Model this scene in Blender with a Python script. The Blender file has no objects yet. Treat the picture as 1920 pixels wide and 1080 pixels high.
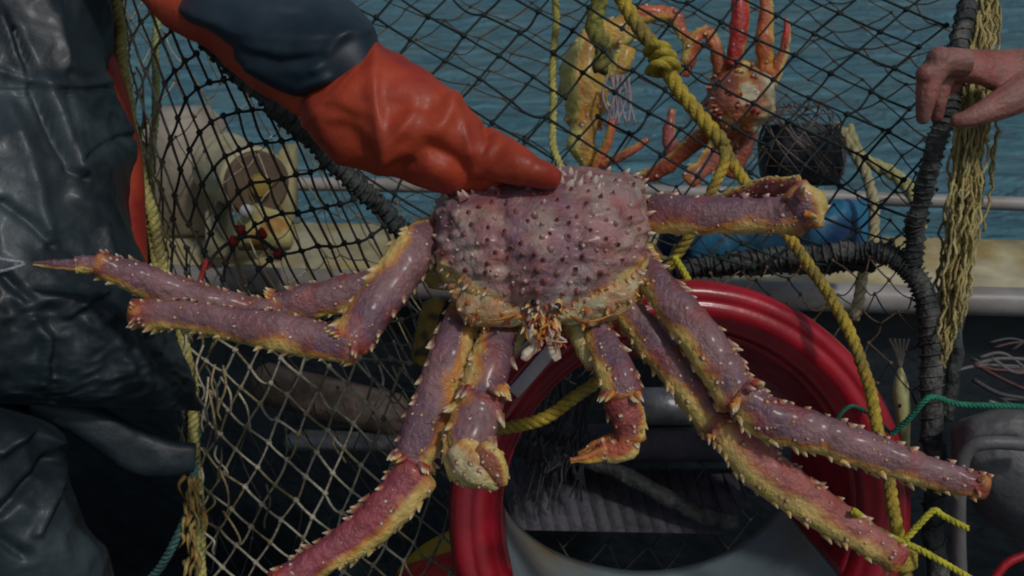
import bpy, math, random
from mathutils import Vector, noise
R = math.radians
rnd = random.Random(7)
S = bpy.context.scene
# ------------------------------------------------------------------ camera, world, sun, exposure
CAM = Vector((0, 0, 1.75)); PITCH = R(28); FPX = 1844.0
FW = Vector((0, math.cos(PITCH), -math.sin(PITCH))); UP = Vector((0, math.sin(PITCH), math.cos(PITCH))); RT = Vector((1, 0, 0))
cd = bpy.data.cameras.new('camera'); cam = bpy.data.objects.new('camera', cd); S.collection.objects.link(cam)
cam.location = CAM; cam.rotation_euler = (R(90) - PITCH, 0, 0)
cd.sensor_width = 36; cd.lens = 36 * FPX / 1920; cd.clip_start = 0.02; cd.clip_end = 2000
cd.dof.use_dof = True; cd.dof.focus_distance = 1.1; cd.dof.aperture_fstop = 9
S.camera = cam
W = bpy.data.worlds.new("World"); S.world = W; W.use_nodes = True
wn = W.node_tree.nodes; bg = wn['Background']
sky = wn.new('ShaderNodeTexSky'); sky.sky_type = 'NISHITA'; sky.sun_disc = False
SUN_EL, SUN_AZ = R(56), R(140)      # azimuth from +Y clockwise: behind the camera, to the right
sky.sun_elevation = SUN_EL; sky.sun_rotation = SUN_AZ; sky.air_density = 1.4; sky.dust_density = 2.5
W.node_tree.links.new(sky.outputs[0], bg.inputs[0]); bg.inputs[1].default_value = 0.12
sl = bpy.data.lights.new('sun', 'SUN'); sl.energy = 3.0; sl.angle = R(5); sl.color = (1, .975, .955)
so = bpy.data.objects.new('sun', sl); S.collection.objects.link(so)
sd = Vector((math.sin(SUN_AZ) * math.cos(SUN_EL), math.cos(SUN_AZ) * math.cos(SUN_EL), math.sin(SUN_EL)))
so.rotation_euler = sd.to_track_quat('Z', 'Y').to_euler(); so.location = (0, -3, 6)
S.view_settings.view_transform = 'Standard'; S.view_settings.look = 'None'
S.view_settings.gamma = 1; S.view_settings.exposure = -1.68
S.cycles.filter_width = 1.9

# ------------------------------------------------------------------ helpers
def P(x, y, d):
    return CAM + FW * d + RT * ((x - 960) / FPX * d) + UP * ((540 - y) / FPX * d)
def Pz(x, y, z):
    r = FW + RT * ((x - 960) / FPX) + UP * ((540 - y) / FPX)
    return CAM + r * ((z - CAM.z) / r.z)
def cr(a, b, c, d, t):
    return 0.5 * ((2 * b) + (-a + c) * t + (2 * a - 5 * b + 4 * c - d) * t * t + (-a + 3 * b - 3 * c + d) * t ** 3)
def spl(pts, v):
    n = len(pts) - 1; f = min(max(v, 0), 1) * n; i = min(int(f), n - 1); t = f - i
    g = lambda k: pts[min(max(k, 0), n)]
    A, B, C_, D = g(i - 1), g(i), g(i + 1), g(i + 2)
    if i == 0: A = tuple(2 * p - q for p, q in zip(B, C_))
    if i + 2 > n: D = tuple(2 * p - q for p, q in zip(C_, B))
    return tuple(cr(p, q, r, s, t) for p, q, r, s in zip(A, B, C_, D))
def path(pts, n):                     # pts: (px,py,depth[,extra]) -> world points
    out = []
    for k in range(n + 1):
        q = spl(pts, k / n); out.append((P(*q[:3]),) + tuple(q[3:]))
    return out
def wpath(pts, n=24): return [q[0] for q in path(pts, n)]
def mix(a, b, t):
    t = min(max(t, 0), 1); return tuple(p + (q - p) * t for p, q in zip(a, b))
def sm(a, b, x):
    t = min(max((x - a) / (b - a), 0), 1); return t * t * (3 - 2 * t)
def N(v, s, seed=0): return noise.noise(Vector(v) * s + Vector((seed * 7.3, seed * 3.1, seed)))
def ridged(v, s, seed=0): return 1 - abs(N(v, s, seed)) * 2

class MB:
    def __init__(s): s.v = []; s.f = []; s.c = []
    def add(s, verts, faces, cols):
        o = len(s.v); s.v += verts; s.f += [tuple(i + o for i in f) for f in faces]
        s.c += cols if isinstance(cols, list) else [cols] * len(verts)
    def tube(s, pts, r, col=(1, 1, 1), sides=6, cap=True):
        n = len(pts); vs = []; fs = []; cs = []
        T = (pts[1] - pts[0]).normalized(); X = T.orthogonal().normalized()
        for i, p in enumerate(pts):
            t = (pts[min(i + 1, n - 1)] - pts[max(i - 1, 0)])
            if t.length > 1e-9: T = t.normalized()
            X = (X - T * X.dot(T)).normalized(); Y = T.cross(X)
            rr = r(i / (n - 1)) if callable(r) else (r[i] if isinstance(r, list) else r)
            for k in range(sides):
                a = 2 * math.pi * k / sides; vs.append(p + X * (rr * math.cos(a)) + Y * (rr * math.sin(a)))
                cs.append(col(i / (n - 1), a, p) if callable(col) else col)
        for i in range(n - 1):
            for k in range(sides):
                k2 = (k + 1) % sides
                fs.append((i * sides + k, i * sides + k2, (i + 1) * sides + k2, (i + 1) * sides + k))
        if cap: fs.append(tuple(range(sides))[::-1]); fs.append(tuple((n - 1) * sides + k for k in range(sides)))
        s.add(vs, fs, cs)
    def rope(s, pts, r, pitch, col, strands=3, per=9):
        L = [0]
        for a, b in zip(pts, pts[1:]): L.append(L[-1] + (b - a).length)
        m = max(8, int(L[-1] / pitch * per)); fr = []
        X = (pts[1] - pts[0]).normalized().orthogonal().normalized(); j = 0
        for k in range(m + 1):
            l = L[-1] * k / m
            while j < len(L) - 2 and L[j + 1] < l: j += 1
            t = (l - L[j]) / max(L[j + 1] - L[j], 1e-9); p = pts[j].lerp(pts[j + 1], t)
            T = (pts[min(j + 2, len(pts) - 1)] - pts[max(j - 1, 0)]).normalized() if False else (pts[j + 1] - pts[j]).normalized()
            X = (X - T * X.dot(T)).normalized(); fr.append((p, X.copy(), T.cross(X), l))
        for q in range(strands):
            ph = 2 * math.pi * q / strands
            pp = [p + X * (math.cos(ph + l / pitch * 2 * math.pi) * r * .5) + Y * (math.sin(ph + l / pitch * 2 * math.pi) * r * .5) for p, X, Y, l in fr]
            s.tube(pp, r * .56, col, 6)
    def blob(s, c, r, col, n=6, sq=(1, 1, 1), jit=0):
        vs = []; fs = []
        m = n // 2 + 1
        for i in range(m + 1):
            th = math.pi * i / m
            for k in range(n):
                a = 2 * math.pi * k / n
                d = Vector((math.sin(th) * math.cos(a) * sq[0], math.sin(th) * math.sin(a) * sq[1], math.cos(th) * sq[2]))
                vs.append(c + d * r * (1 + jit * N(d + c * 20, 2.2)))
        for i in range(m):
            for k in range(n):
                k2 = (k + 1) % n; fs.append((i * n + k, (i + 1) * n + k, (i + 1) * n + k2, i * n + k2))
        s.add(vs, fs, col if not callable(col) else [col(v) for v in vs])
    def spine(s, p, d, r, h, cb, ct, bend=None, sides=7):
        d = d.normalized(); X = d.orthogonal().normalized(); Y = d.cross(X); vs = []; fs = []; cs = []
        prof = [(-.25, 1.3), (0, 1), (.3, .72), (.65, .42), (.92, .17)]
        for h_, r_ in prof:
            q = p + d * (h * h_) + (bend * (h * h_ * h_ * .5) if bend and h_ > 0 else Vector())
            for k in range(sides):
                a = 2 * math.pi * k / sides; vs.append(q + (X * math.cos(a) + Y * math.sin(a)) * r * r_)
                cs.append(mix(cb, ct, sm(.15, .75, h_)))
        vs.append(p + d * h + (bend * (h * .5) if bend else Vector())); cs.append(ct)
        for i in range(len(prof) - 1):
            for k in range(sides):
                k2 = (k + 1) % sides; fs.append((i * sides + k, i * sides + k2, (i + 1) * sides + k2, (i + 1) * sides + k))
        b = (len(prof) - 1) * sides
        for k in range(sides): fs.append((b + k, b + (k + 1) % sides, len(vs) - 1))
        s.add(vs, fs, cs)
    def box(s, c, X, Y, Z, col=(1, 1, 1), bev=0.12):
        vs = []; fs = []     # chamfered box; X,Y,Z half vectors
        lx, ly, lz = X.length, Y.length, Z.length; b = min(lx, ly, lz) * bev * 2
        def pt(sx, sy, sz, ax):
            q = [1 - b / lx, 1 - b / ly, 1 - b / lz]; q[ax] = 1
            return c + X * (sx * q[0]) + Y * (sy * q[1]) + Z * (sz * q[2])
        idx = {}
        for sx in (-1, 1):
            for sy in (-1, 1):
                for sz in (-1, 1):
                    for ax in range(3): idx[(sx, sy, sz, ax)] = len(vs); vs.append(pt(sx, sy, sz, ax))
        for ax in range(3):
            for sg in (-1, 1):
                o = [(-1, -1), (1, -1), (1, 1), (-1, 1)]; f = []
                for a, b_ in o:
                    k = [a, b_]; k.insert(ax, sg); f.append(idx[(k[0], k[1], k[2], ax)])
                fs.append(tuple(f))
        for a1, a2, a3 in ((0, 1, 2), (0, 2, 1), (1, 2, 0)):
            for s1 in (-1, 1):
                for s2 in (-1, 1):
                    f = []
                    for s3, ax in ((-1, a1), (1, a1), (1, a2), (-1, a2)):
                        k = [0, 0, 0]; k[a1] = s1; k[a2] = s2; k[a3] = s3; f.append(idx[(k[0], k[1], k[2], ax)])
                    fs.append(tuple(f))
        for sx in (-1, 1):
            for sy in (-1, 1):
                for sz in (-1, 1): fs.append(tuple(idx[(sx, sy, sz, ax)] for ax in range(3)))
        s.add(vs, fs, col)
    def build(s, name, mat, parent=None, smooth=True, remesh=0, smoothit=0, **props):
        me = bpy.data.meshes.new(name); me.from_pydata([tuple(v) for v in s.v], [], s.f); me.update()
        at = me.color_attributes.new('Col', 'FLOAT_COLOR', 'POINT')
        buf = []
        for c in s.c: buf += [c[0], c[1], c[2], 1.0]
        at.data.foreach_set('color', buf)
        if smooth: me.polygons.foreach_set('use_smooth', [True] * len(me.polygons))
        me.materials.append(mat); o = bpy.data.objects.new(name, me); S.collection.objects.link(o)
        import bmesh as bm_; b = bm_.new(); b.from_mesh(me); bm_.ops.recalc_face_normals(b, faces=b.faces); b.to_mesh(me); b.free()
        if parent: o.parent = parent
        if remesh:
            m = o.modifiers.new('fuse', 'REMESH'); m.mode = 'VOXEL'; m.voxel_size = remesh; m.use_smooth_shade = True
            if smoothit:
                m = o.modifiers.new('soften', 'SMOOTH'); m.iterations = smoothit; m.factor = .5
        for k, v in props.items(): o[k] = v
        return o

class Surf:
    """tube-like surface through paired silhouette points: rows (Lx,Ly,Rx,Ry,depth,thickness m)"""
    def __init__(s, rows, e=1.0, disp=None): s.rows = rows; s.e = e; s.disp = disp
    def raw(s, v, th):
        q = spl(s.rows, v); L = P(q[0], q[1], q[4]); Rr = P(q[2], q[3], q[4]); c = (L + Rr) / 2; a = (Rr - L) / 2
        vd = (c - CAM).normalized(); b = vd - a * (vd.dot(a) / max(a.dot(a), 1e-12)); b.normalize()
        ct, st = math.cos(th), math.sin(th); e = s.e
        return c + a * math.copysign(abs(ct) ** e, ct) - b * (math.copysign(abs(st) ** e, st) * q[5] / 2), c
    def at(s, v, th):
        p, c = s.raw(v, th)
        if s.disp: p = p + (p - c).normalized() * s.disp(p, v, th)
        return p
    def nrm(s, v, th):
        e = 1e-2; a = s.at(min(v + e, 1), th) - s.at(max(v - e, 0), th); b = s.at(v, th + .05) - s.at(v, th - .05)
        n = a.cross(b)
        if n.length < 1e-12: return -FW
        n.normalize(); p, c = s.raw(v, th)
        return n if n.dot(p - c) > 0 else -n
    def mesh(s, mb, nv=30, nt=24, col=(1, 1, 1), cap=.35):
        vs = []; cs = []; fs = []
        rows = []
        for i in range(nv + 1):
            v = i / nv; rows.append([s.at(v, 2 * math.pi * k / nt) for k in range(nt)])
            cs += [col(rows[-1][k], v, 2 * math.pi * k / nt) if callable(col) else col for k in range(nt)]
        for r in rows: vs += r
        for i in range(nv):
            for k in range(nt):
                k2 = (k + 1) % nt; fs.append((i * nt + k, i * nt + k2, (i + 1) * nt + k2, (i + 1) * nt + k))
        for end, base in ((0, 0), (nv, nv * nt)):      # rounded ends
            r0 = rows[end]; c = sum(r0, Vector()) / nt; nb = rows[1 if end == 0 else nv - 1]; d = (c - sum(nb, Vector()) / nt).normalized()
            hw = min((r0[0] - r0[nt // 2]).length, (r0[nt // 4] - r0[3 * nt // 4]).length) / 2; prev = base
            for sc, of in ((.86, .5), (.5, .87)):
                o = len(vs); vs += [c + (p - c) * sc + d * (hw * cap * of) for p in r0]; cs += cs[base:base + nt]
                for k in range(nt):
                    k2 = (k + 1) % nt; fs.append((prev + k, prev + k2, o + k2, o + k))
                prev = o
            vs.append(c + d * hw * cap); cs.append(cs[base])
            for k in range(nt): fs.append((prev + k, prev + (k + 1) % nt, len(vs) - 1))
        mb.add(vs, fs, cs)

def M(name, col=None, rough=.6, metal=0, nscale=20, namt=.35, bump=.2, bscale=60, col2=None, spec=.5, sheen=0, coat=0, trans=0, sss=0, det=6, c2lo=.45, c2hi=.65):
    m = bpy.data.materials.new(name); m.use_nodes = True; nt = m.node_tree; n = nt.nodes; l = nt.links; b = n['Principled BSDF']
    tc = n.new('ShaderNodeTexCoord'); ns = n.new('ShaderNodeTexNoise'); ns.inputs['Scale'].default_value = nscale; ns.inputs['Detail'].default_value = det
    l.new(tc.outputs['Object'], ns.inputs['Vector'])
    if col is None: a = n.new('ShaderNodeAttribute'); a.attribute_name = 'Col'; cs = a.outputs['Color']
    else: a = n.new('ShaderNodeRGB'); a.outputs[0].default_value = (*col, 1); cs = a.outputs[0]
    if col2:
        mx = n.new('ShaderNodeMix'); mx.data_type = 'RGBA'; mr = n.new('ShaderNodeMapRange'); n2 = n.new('ShaderNodeTexNoise')
        n2.inputs['Scale'].default_value = nscale * .45; n2.inputs['Detail'].default_value = 9; n2.inputs['Roughness'].default_value = .65; l.new(tc.outputs['Object'], n2.inputs['Vector'])
        mr.inputs[1].default_value = c2lo; mr.inputs[2].default_value = c2hi; l.new(n2.outputs[0], mr.inputs[0]); l.new(mr.outputs[0], mx.inputs[0])
        l.new(cs, mx.inputs[6]); mx.inputs[7].default_value = (*col2, 1); cs = mx.outputs[2]
    mm = n.new('ShaderNodeMapRange'); mm.inputs[1].default_value = .25; mm.inputs[2].default_value = .75; mm.inputs[3].default_value = 1 - namt; mm.inputs[4].default_value = 1 + namt
    l.new(ns.outputs[0], mm.inputs[0]); hv = n.new('ShaderNodeVectorMath'); hv.operation = 'SCALE'; l.new(cs, hv.inputs[0]); l.new(mm.outputs[0], hv.inputs['Scale'])
    l.new(hv.outputs[0], b.inputs['Base Color'])
    rr = n.new('ShaderNodeMapRange'); rr.inputs[3].default_value = max(rough - .15, .03); rr.inputs[4].default_value = min(rough + .15, 1); l.new(ns.outputs[0], rr.inputs[0]); l.new(rr.outputs[0], b.inputs['Roughness'])
    b.inputs['Metallic'].default_value = metal; b.inputs['Specular IOR Level'].default_value = spec; b.inputs['Coat Weight'].default_value = coat
    b.inputs['Coat Roughness'].default_value = .2
    if sss: b.inputs['Subsurface Weight'].default_value = sss; b.inputs['Subsurface Radius'].default_value = (.01, .004, .002); b.inputs['Subsurface Scale'].default_value = .5
    if trans: b.inputs['Transmission Weight'].default_value = trans
    if bump:
        bp = n.new('ShaderNodeBump'); bn = n.new('ShaderNodeTexNoise'); bn.inputs['Scale'].default_value = bscale; bn.inputs['Detail'].default_value = 5
        l.new(tc.outputs['Object'], bn.inputs['Vector']); l.new(bn.outputs[0], bp.inputs['Height']); bp.inputs['Strength'].default_value = bump; bp.inputs['Distance'].default_value = .01
        l.new(bp.outputs[0], b.inputs['Normal'])
    return m
def thing(name, label, cat, loc, group=None):
    o = bpy.data.objects.new(name, None); S.collection.objects.link(o); o.location = loc; o.empty_display_size = .05
    o['label'] = label; o['category'] = cat
    if group: o['group'] = group
    return o
def put(child, root):                 # parent keeping world place (meshes are written in world coordinates)
    child.parent = root; child.matrix_parent_inverse.translation = -root.location
    return child
def tag(o, label, cat, group=None):
    o['label'] = label; o['category'] = cat
    if group: o['group'] = group
    return o

m_shell = M('crab_shell', None, .42, namt=.3, nscale=45, bump=.45, bscale=160, spec=.5, coat=.25)
m_navy = M('navy_oilskin', (.012, .026, .040), .5, namt=.5, nscale=7, bump=.2, bscale=14, coat=.0, col2=(.040, .062, .078))
m_blk = M('black_oilskin', (.013, .024, .031), .52, namt=.6, nscale=6, bump=.4, bscale=26, coat=.06, c2lo=.48, c2hi=.60, col2=(.060, .086, .098))
m_orange = M('orange_rubber', (.50, .066, .022), .52, namt=.25, nscale=14, bump=.25, bscale=45, coat=.04, spec=.4, col2=(.33, .028, .02))
m_red = M('red_plastic', (.42, .008, .022), .30, namt=.35, nscale=14, bump=.22, bscale=22, coat=.3, col2=(.22, .006, .014))
m_twine = M('twine', None, .85, namt=.45, nscale=120, bump=.4, bscale=400)
m_rope = M('rope_fibre', None, .7, namt=.4, nscale=90, bump=.5, bscale=350)
m_bar = M('weedy_tar_bar', (.045, .052, .05), .7, namt=.7, nscale=50, bump=.9, bscale=90, col2=(.15, .15, .13))
m_gun = M('dirty_gunwale', (.52, .47, .30), .6, namt=.45, nscale=10, bump=.3, bscale=60, col2=(.44, .30, .07))
m_pipe = M('pale_pipe', (.40, .38, .36), .45, namt=.3, nscale=9, bump=.15, bscale=30, col2=(.28, .24, .20))
m_dark = M('black_gear', (.010, .018, .025), .6, namt=.5, nscale=15, bump=.5, bscale=40)
m_slab = M('grey_slab', (.072, .068, .085), .6, namt=.4, nscale=14, bump=.5, bscale=50, col2=(.03, .032, .036))
m_attr = M('painted_gear', None, .5, namt=.3, nscale=14, bump=.25, bscale=50)
m_skin = M('skin', (.34, .155, .125), .5, namt=.3, nscale=30, bump=.3, bscale=150, sss=.25, col2=(.42, .12, .09))
m_metal = M('worn_metal', (.32, .33, .34), .45, metal=.6, namt=.35, nscale=18, bump=.3, bscale=45, col2=(.15, .15, .15))
m_wood = M('wet_wood', (.16, .11, .075), .6, namt=.5, nscale=18, bump=.5, bscale=70, col2=(.07, .05, .04))
m_lining = M('grey_lining', (.24, .31, .33), .3, namt=.3, nscale=6, bump=.15, bscale=25, col2=(.24, .18, .10), c2lo=.5, c2hi=.7)

# ------------------------------------------------------------------ water, deck, gunwale
def water():
    me = bpy.data.meshes.new('water'); z = -.6
    vs = []; fs = []; nx, ny = 150, 150
    for j in range(ny + 1):
        y = 2.6 + (j / ny) ** 2 * 60
        for i in range(nx + 1):
            x = (i / nx - .5) * (14 + y * 2.2)
            p = Vector((x * .8, y * 1.6, 0)); h = .07 * N(p, .9) + .045 * N(p, 2.4, 3)
            vs.append((x, y, z + h))
    for j in range(ny):
        for i in range(nx): a = j * (nx + 1) + i; fs.append((a, a + 1, a + nx + 2, a + nx + 1))
    b = len(vs); vs += [(-600, 62.5, z - .03), (600, 62.5, z - .03), (600, 900, z - .03), (-600, 900, z - .03)]; fs.append((b, b + 1, b + 2, b + 3))
    b = len(vs); vs += [(-600, -30, z - .06), (600, -30, z - .06), (600, 62.6, z - .06), (-600, 62.6, z - .06)]; fs.append((b, b + 1, b + 2, b + 3))
    me.from_pydata(vs, [], fs); me.polygons.foreach_set('use_smooth', [True] * len(me.polygons))
    m = bpy.data.materials.new('sea'); m.use_nodes = True; nt = m.node_tree; n = nt.nodes; l = nt.links; B = n['Principled BSDF']
    B.inputs['Base Color'].default_value = (.15, .36, .44, 1); B.inputs['Roughness'].default_value = .10; B.inputs['IOR'].default_value = 1.33
    tc = n.new('ShaderNodeTexCoord'); mp = n.new('ShaderNodeMapping'); mp.inputs['Scale'].default_value = (.75, 2.0, 1); mp.inputs['Rotation'].default_value = (0, 0, R(-8))
    l.new(tc.outputs['Object'], mp.inputs[0])
    a = n.new('ShaderNodeTexNoise'); a.inputs['Scale'].default_value = 2.6; a.inputs['Detail'].default_value = 7; a.inputs['Roughness'].default_value = .55; a.inputs['Distortion'].default_value = .6
    l.new(mp.outputs[0], a.inputs[0]); bp = n.new('ShaderNodeBump'); bp.inputs['Strength'].default_value = 1; bp.inputs['Distance'].default_value = .7
    l.new(a.outputs[0], bp.inputs['Height']); l.new(bp.outputs[0], B.inputs['Normal'])
    me.materials.append(m); o = bpy.data.objects.new('water', me); S.collection.objects.link(o); o['kind'] = 'structure'
water()
mb = MB(); mb.box(Vector((0, .55, -.15)), Vector((3.2, 0, 0)), Vector((0, 1.75, 0)), Vector((0, 0, .1)), bev=.05)
mb.build('deck', m_dark, kind='structure')
GZ = .80
g = thing('gunwale', 'weathered cream boat gunwale with rounded pipe edge running across behind the net', 'gunwale', Vector((0, 2, GZ)))
mb = MB()
nl, nr = Pz(-500, 478, GZ), Pz(2500, 560, GZ); fl, fr_ = Pz(-500, 388, GZ), Pz(2500, 462, GZ)
c = (nl + nr + fl + fr_) / 4; X = ((nr + fr_) - (nl + fl)) / 4; Y = ((fl + fr_) - (nl + nr)) / 4
mb.box(c - Vector((0, 0, .02)), X, Y, Vector((0, 0, .02)), bev=.2); put(mb.build('cap_plate', m_gun), g)
mb = MB(); pts = [nl.lerp(nr, k / 60) + Vector((0, -.012, -.022 + .002 * N((k, 0, 0), .3))) for k in range(61)]; mb.tube(pts, .030, sides=16); put(mb.build('edge_pipe', m_pipe), g)
mb = MB(); q = (nl + nr) / 2 + Vector((0, .06, -.52)); mb.box(q, X, Vector((0, .03, 0)), Vector((0, 0, .46)), bev=.05); put(mb.build('bulwark', m_dark), g)
mb = MB(); pts = wpath([(-600, 335, 2.45), (960, 352, 2.4), (2600, 408, 2.3)], 40); mb.tube(pts, .017, sides=12)
tag(mb.build('hand_rail', m_pipe), 'thin pale steel rail running outside the gunwale against the water', 'rail')

# ------------------------------------------------------------------ crab building blocks
PUR = (.29, .145, .150); PUR2 = (.18, .09, .125); CRM = (.86, .62, .21); RED = (.40, .055, .035); ORG = (.68, .25, .035); WHT = (.85, .74, .58); DRK = (.10, .02, .025)
def seg(mb, pts, side=1, cream=0.0, pal=(PUR, CRM, ORG), thick=.85, spines=(1, 1), tub=1.0, ends=(.5, .8), sc=1.0, seed=0, nv=None, e=.9, lenf=1.0):
    """one leg segment along pts (px,py,depth,halfwidth px). side: which edge carries the pale underside"""
    top, low, org = pal; rows = []; n = len(pts)
    for i, (x, y, d, w) in enumerate(pts):
        a = pts[max(i - 1, 0)]; b = pts[min(i + 1, n - 1)]; dx, dy = b[0] - a[0], b[1] - a[1]; l = math.hypot(dx, dy) or 1
        nx, ny = -dy / l, dx / l
        rows.append((x - nx * w, y - ny * w, x + nx * w, y + ny * w, d, 2 * w * d / FPX * thick))
    Lpx = sum(math.hypot(b[0] - a[0], b[1] - a[1]) for a, b in zip(pts, pts[1:])); wm = sum(p[3] for p in pts) / n
    pxm = pts[0][2] / FPX
    def disp(p, v, th): return pxm * (2.8 * N(p, 50, seed) + 1.6 * N(p, 150, seed) + 2.6 * N((v * Lpx / 26, math.cos(th), seed), 1.2) + wm * (.10 * sm(.14, 0, v) + .14 * sm(.86, 1, v)) + 1.6 * abs(math.cos(th)) * abs(math.sin(v * Lpx / 30 * math.pi + seed))) * sc
    sf = Surf(rows, e, disp)
    def col(p, v, th):
        s_ = math.cos(th) * side; t = s_ * .92 - math.sin(th) * .14 + .5 * N(p, 26, seed) + cream + .06 + .15 * N(p, 90, seed)
        c = mix(top, mix(top, PUR2 if top[0] < .3 else RED, .8 if top[0] < .3 else .35), sm(-.2, .3, N(p, 16, seed + 2)))
        c = mix(c, RED, .45 * sm(.12, .5, N(p, 40, seed + 5)))
        c = mix(c, org, sm(.20, .42, t)); c = mix(c, low, sm(.38, .62, t)); c = mix(c, (.82, .66, .14), .35 * sm(.4, .7, t) * sm(0, .3, N(p, 30, 19)))
        e0 = sm(.10, 0, v) * ends[0] + sm(.88, 1, v) * ends[1]
        return mix(c, RED if N(p, 60, 9) > -.1 else ORG, e0)
    sf.mesh(mb, nv or max(10, int(Lpx / 9)), 22, col)
    rr = random.Random(seed + 11); T = None
    def sp(v, th, r, h, cb, ct, lean=.5):
        p = sf.at(v, th); nn = sf.nrm(v, th); t = (sf.at(min(v + .03, 1), th) - sf.at(max(v - .03, 0), th)); t = t.normalized() if t.length > 1e-9 else nn
        mb.spine(p - nn * r * .2, (nn + t * (lean + rr.uniform(-.2, .3)) + Vector([rr.uniform(-.15, .15) for _ in range(3)])), r, h, cb, ct, bend=t * .3)
    k = max(2, int(Lpx / 30))
    for edge, amt in ((0, spines[1]), (math.pi, spines[0])):   # R edge, L edge
        if amt <= 0: continue
        for j in range(k):
            v = (j + .5 + rr.uniform(-.25, .25)) / k; big = rr.random() < .4
            for q in range(2 if rr.random() < .45 else 1):
                th = edge + rr.uniform(-.5, .5); cb = col(sf.at(v, th), v, th)
                sp(min(v + q * .03, 1), th, pxm * wm * .19 * sc * (1.3 if big else 1), pxm * wm * (.42 if big else .27) * amt * sc * lenf, mix(cb, ORG, .3), mix(WHT, CRM, .4), .8)
    for j in range(int(Lpx / 17 * tub)):
        v = rr.uniform(.03, .97); th = math.pi / 2 + rr.uniform(-1.15, 1.15)
        c0 = col(sf.at(v, th), v, th); r = pxm * rr.choice([2.2, 3, 4.4, 5.4]) * sc
        sp(v, th, r, r * rr.uniform(.8, 1.25), mix(c0, (.30, .05, .03), .8), WHT if rr.random() < .8 else CRM, .2)
    return sf
def flare(mb, x, y, d, w, dirpx, n=9, h=20, seed=0, sc=1):
    rr = random.Random(seed); a0 = math.atan2(dirpx[1], dirpx[0])
    for i in range(n):
        a = rr.uniform(-1.5, 1.5); ww = w * rr.uniform(.4, .95); s_ = math.copysign(1, a) if abs(a) > .5 else rr.choice((-1, 1))
        px = x + math.cos(a0 + s_ * 1.5) * ww; py = y + math.sin(a0 + s_ * 1.5) * ww; dz = -w * d / FPX * rr.uniform(.1, .8)
        p = P(px, py, d + dz); q = P(px + math.cos(a0 + s_ * .7) * 10, py + math.sin(a0 + s_ * .7) * 10, d + dz - .006)
        mb.spine(p, q - p, w * .17 * d / FPX * sc, h * .8 * d / FPX * rr.uniform(.6, 1.1), rr.choice([mix(PUR, RED, .4), ORG, RED]), rr.choice([WHT, CRM]))

# ------------------------------------------------------------------ the big crab
mb = MB(); D0 = 1.10
rows = [(985, 322, 1120, 318, 1.135, .03), (915, 338, 1185, 334, 1.125, .07), (848, 362, 1198, 352, 1.115, .10), (824, 400, 1203, 392, 1.105, .125), (818, 440, 1206, 436, 1.10, .14),
        (819, 480, 1206, 474, 1.095, .145), (832, 518, 1200, 506, 1.09, .14), (850, 552, 1180, 536, 1.085, .125), (890, 580, 1140, 566, 1.08, .10), (945, 602, 1088, 596, 1.075, .075), (995, 614, 1048, 611, 1.07, .035)]
def px_of(p):
    q = p - CAM; d = q.dot(FW); return 960 + q.dot(RT) / d * FPX, 540 - q.dot(UP) / d * FPX
bumps = []
rb = random.Random(3)
for (bx, by, br, bh) in [(1010, 410, 60, .012), (1018, 480, 42, .012), (1015, 545, 34, .012), (905, 430, 62, .012), (1120, 415, 62, .012), (880, 500, 40, .006), (1150, 480, 45, .006), (930, 365, 40, .008), (1100, 365, 40, .010), (1165, 360, 28, .010), (870, 385, 30, .008)]:
    bumps.append((bx, by, br, bh))
spk = []; rk = random.Random(41)
for _ in range(4000):
    x, y = rk.uniform(830, 1195), rk.uniform(340, 590)
    if y > 585 - abs(x - 1015) * .55 or any(math.hypot(x - a, y - b) < 21 for a, b, c_, d_ in spk): continue
    spk.append((x, y, rk.uniform(6.5, 10.5), rk.uniform(.0035, .0075)))
def cdisp(p, v, th):
    x, y = px_of(p); h = .0032 * N(p, 38) + .0018 * N(p, 95, 2) + .0008 * N(p, 240, 4)
    h += .0035 * ridged((x / 300, y / 300, 0), 9, 6) * sm(.45, .9, abs(math.cos(th)))
    if math.sin(th) > -.1:
        for bx, by, br, bh in spk:
            if abs(x - bx) < 25 and abs(y - by) < 25: h += bh * math.exp(-(((x - bx) ** 2 + (y - by) ** 2) ** .5 / br) ** 1.5)
        for bx, by, br, bh in bumps: h += bh * math.exp(-((x - bx) ** 2 + (y - by) ** 2) / (br * br)) * .9
        h -= .007 * math.exp(-((abs(x - 1012) - 62 - 10 * N((y / 30, 0, 0), 1)) / 10) ** 2) * sm(600, 520, y) * sm(330, 380, y)
        h -= .005 * math.exp(-((y - 455 - .15 * abs(x - 1012)) / 9) ** 2) * sm(40, 70, abs(x - 1012)) * sm(190, 150, abs(x - 1012))
    return h
def ccol(p, v, th):
    x, y = px_of(p)
    c = mix((.37, .165, .165), (.41, .20, .19), sm(-.2, .3, N(p, 22))); c = mix(c, (.30, .165, .19), sm(0, .4, N(p, 14, 6)))
    c = mix(c, (.36, .09, .07), .6 * sm(.05, .45, N(p, 52, 8))); c = mix(c, (.50, .34, .26), .7 * sm(.1, .35, N(p, 34, 12))); c = mix(c, (.46, .38, .34), .5 * sm(.15, .35, N(p, 20, 15)))
    lim = 612 - (.66 * (1015 - x) if x < 1015 else .76 * max(0, x - 1035)) + 12 * N(p, 60)       # pale side plates below the dorsal shell
    t = sm(lim - 8, lim + 10, y) if math.sin(th) > 0 else 1
    pl = mix(CRM, ORG, .75 * sm(-.05, .35, N(p, 30, 3))); pl = mix(pl, (.55, .50, .26), .6 * sm(0, .3, N(p, 20, 13)))
    return mix(c, pl, t)
cs_ = Surf(rows, .92, cdisp); cs_.mesh(mb, 110, 120, ccol, cap=.5)
rr = random.Random(5)
pts_done = []
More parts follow.
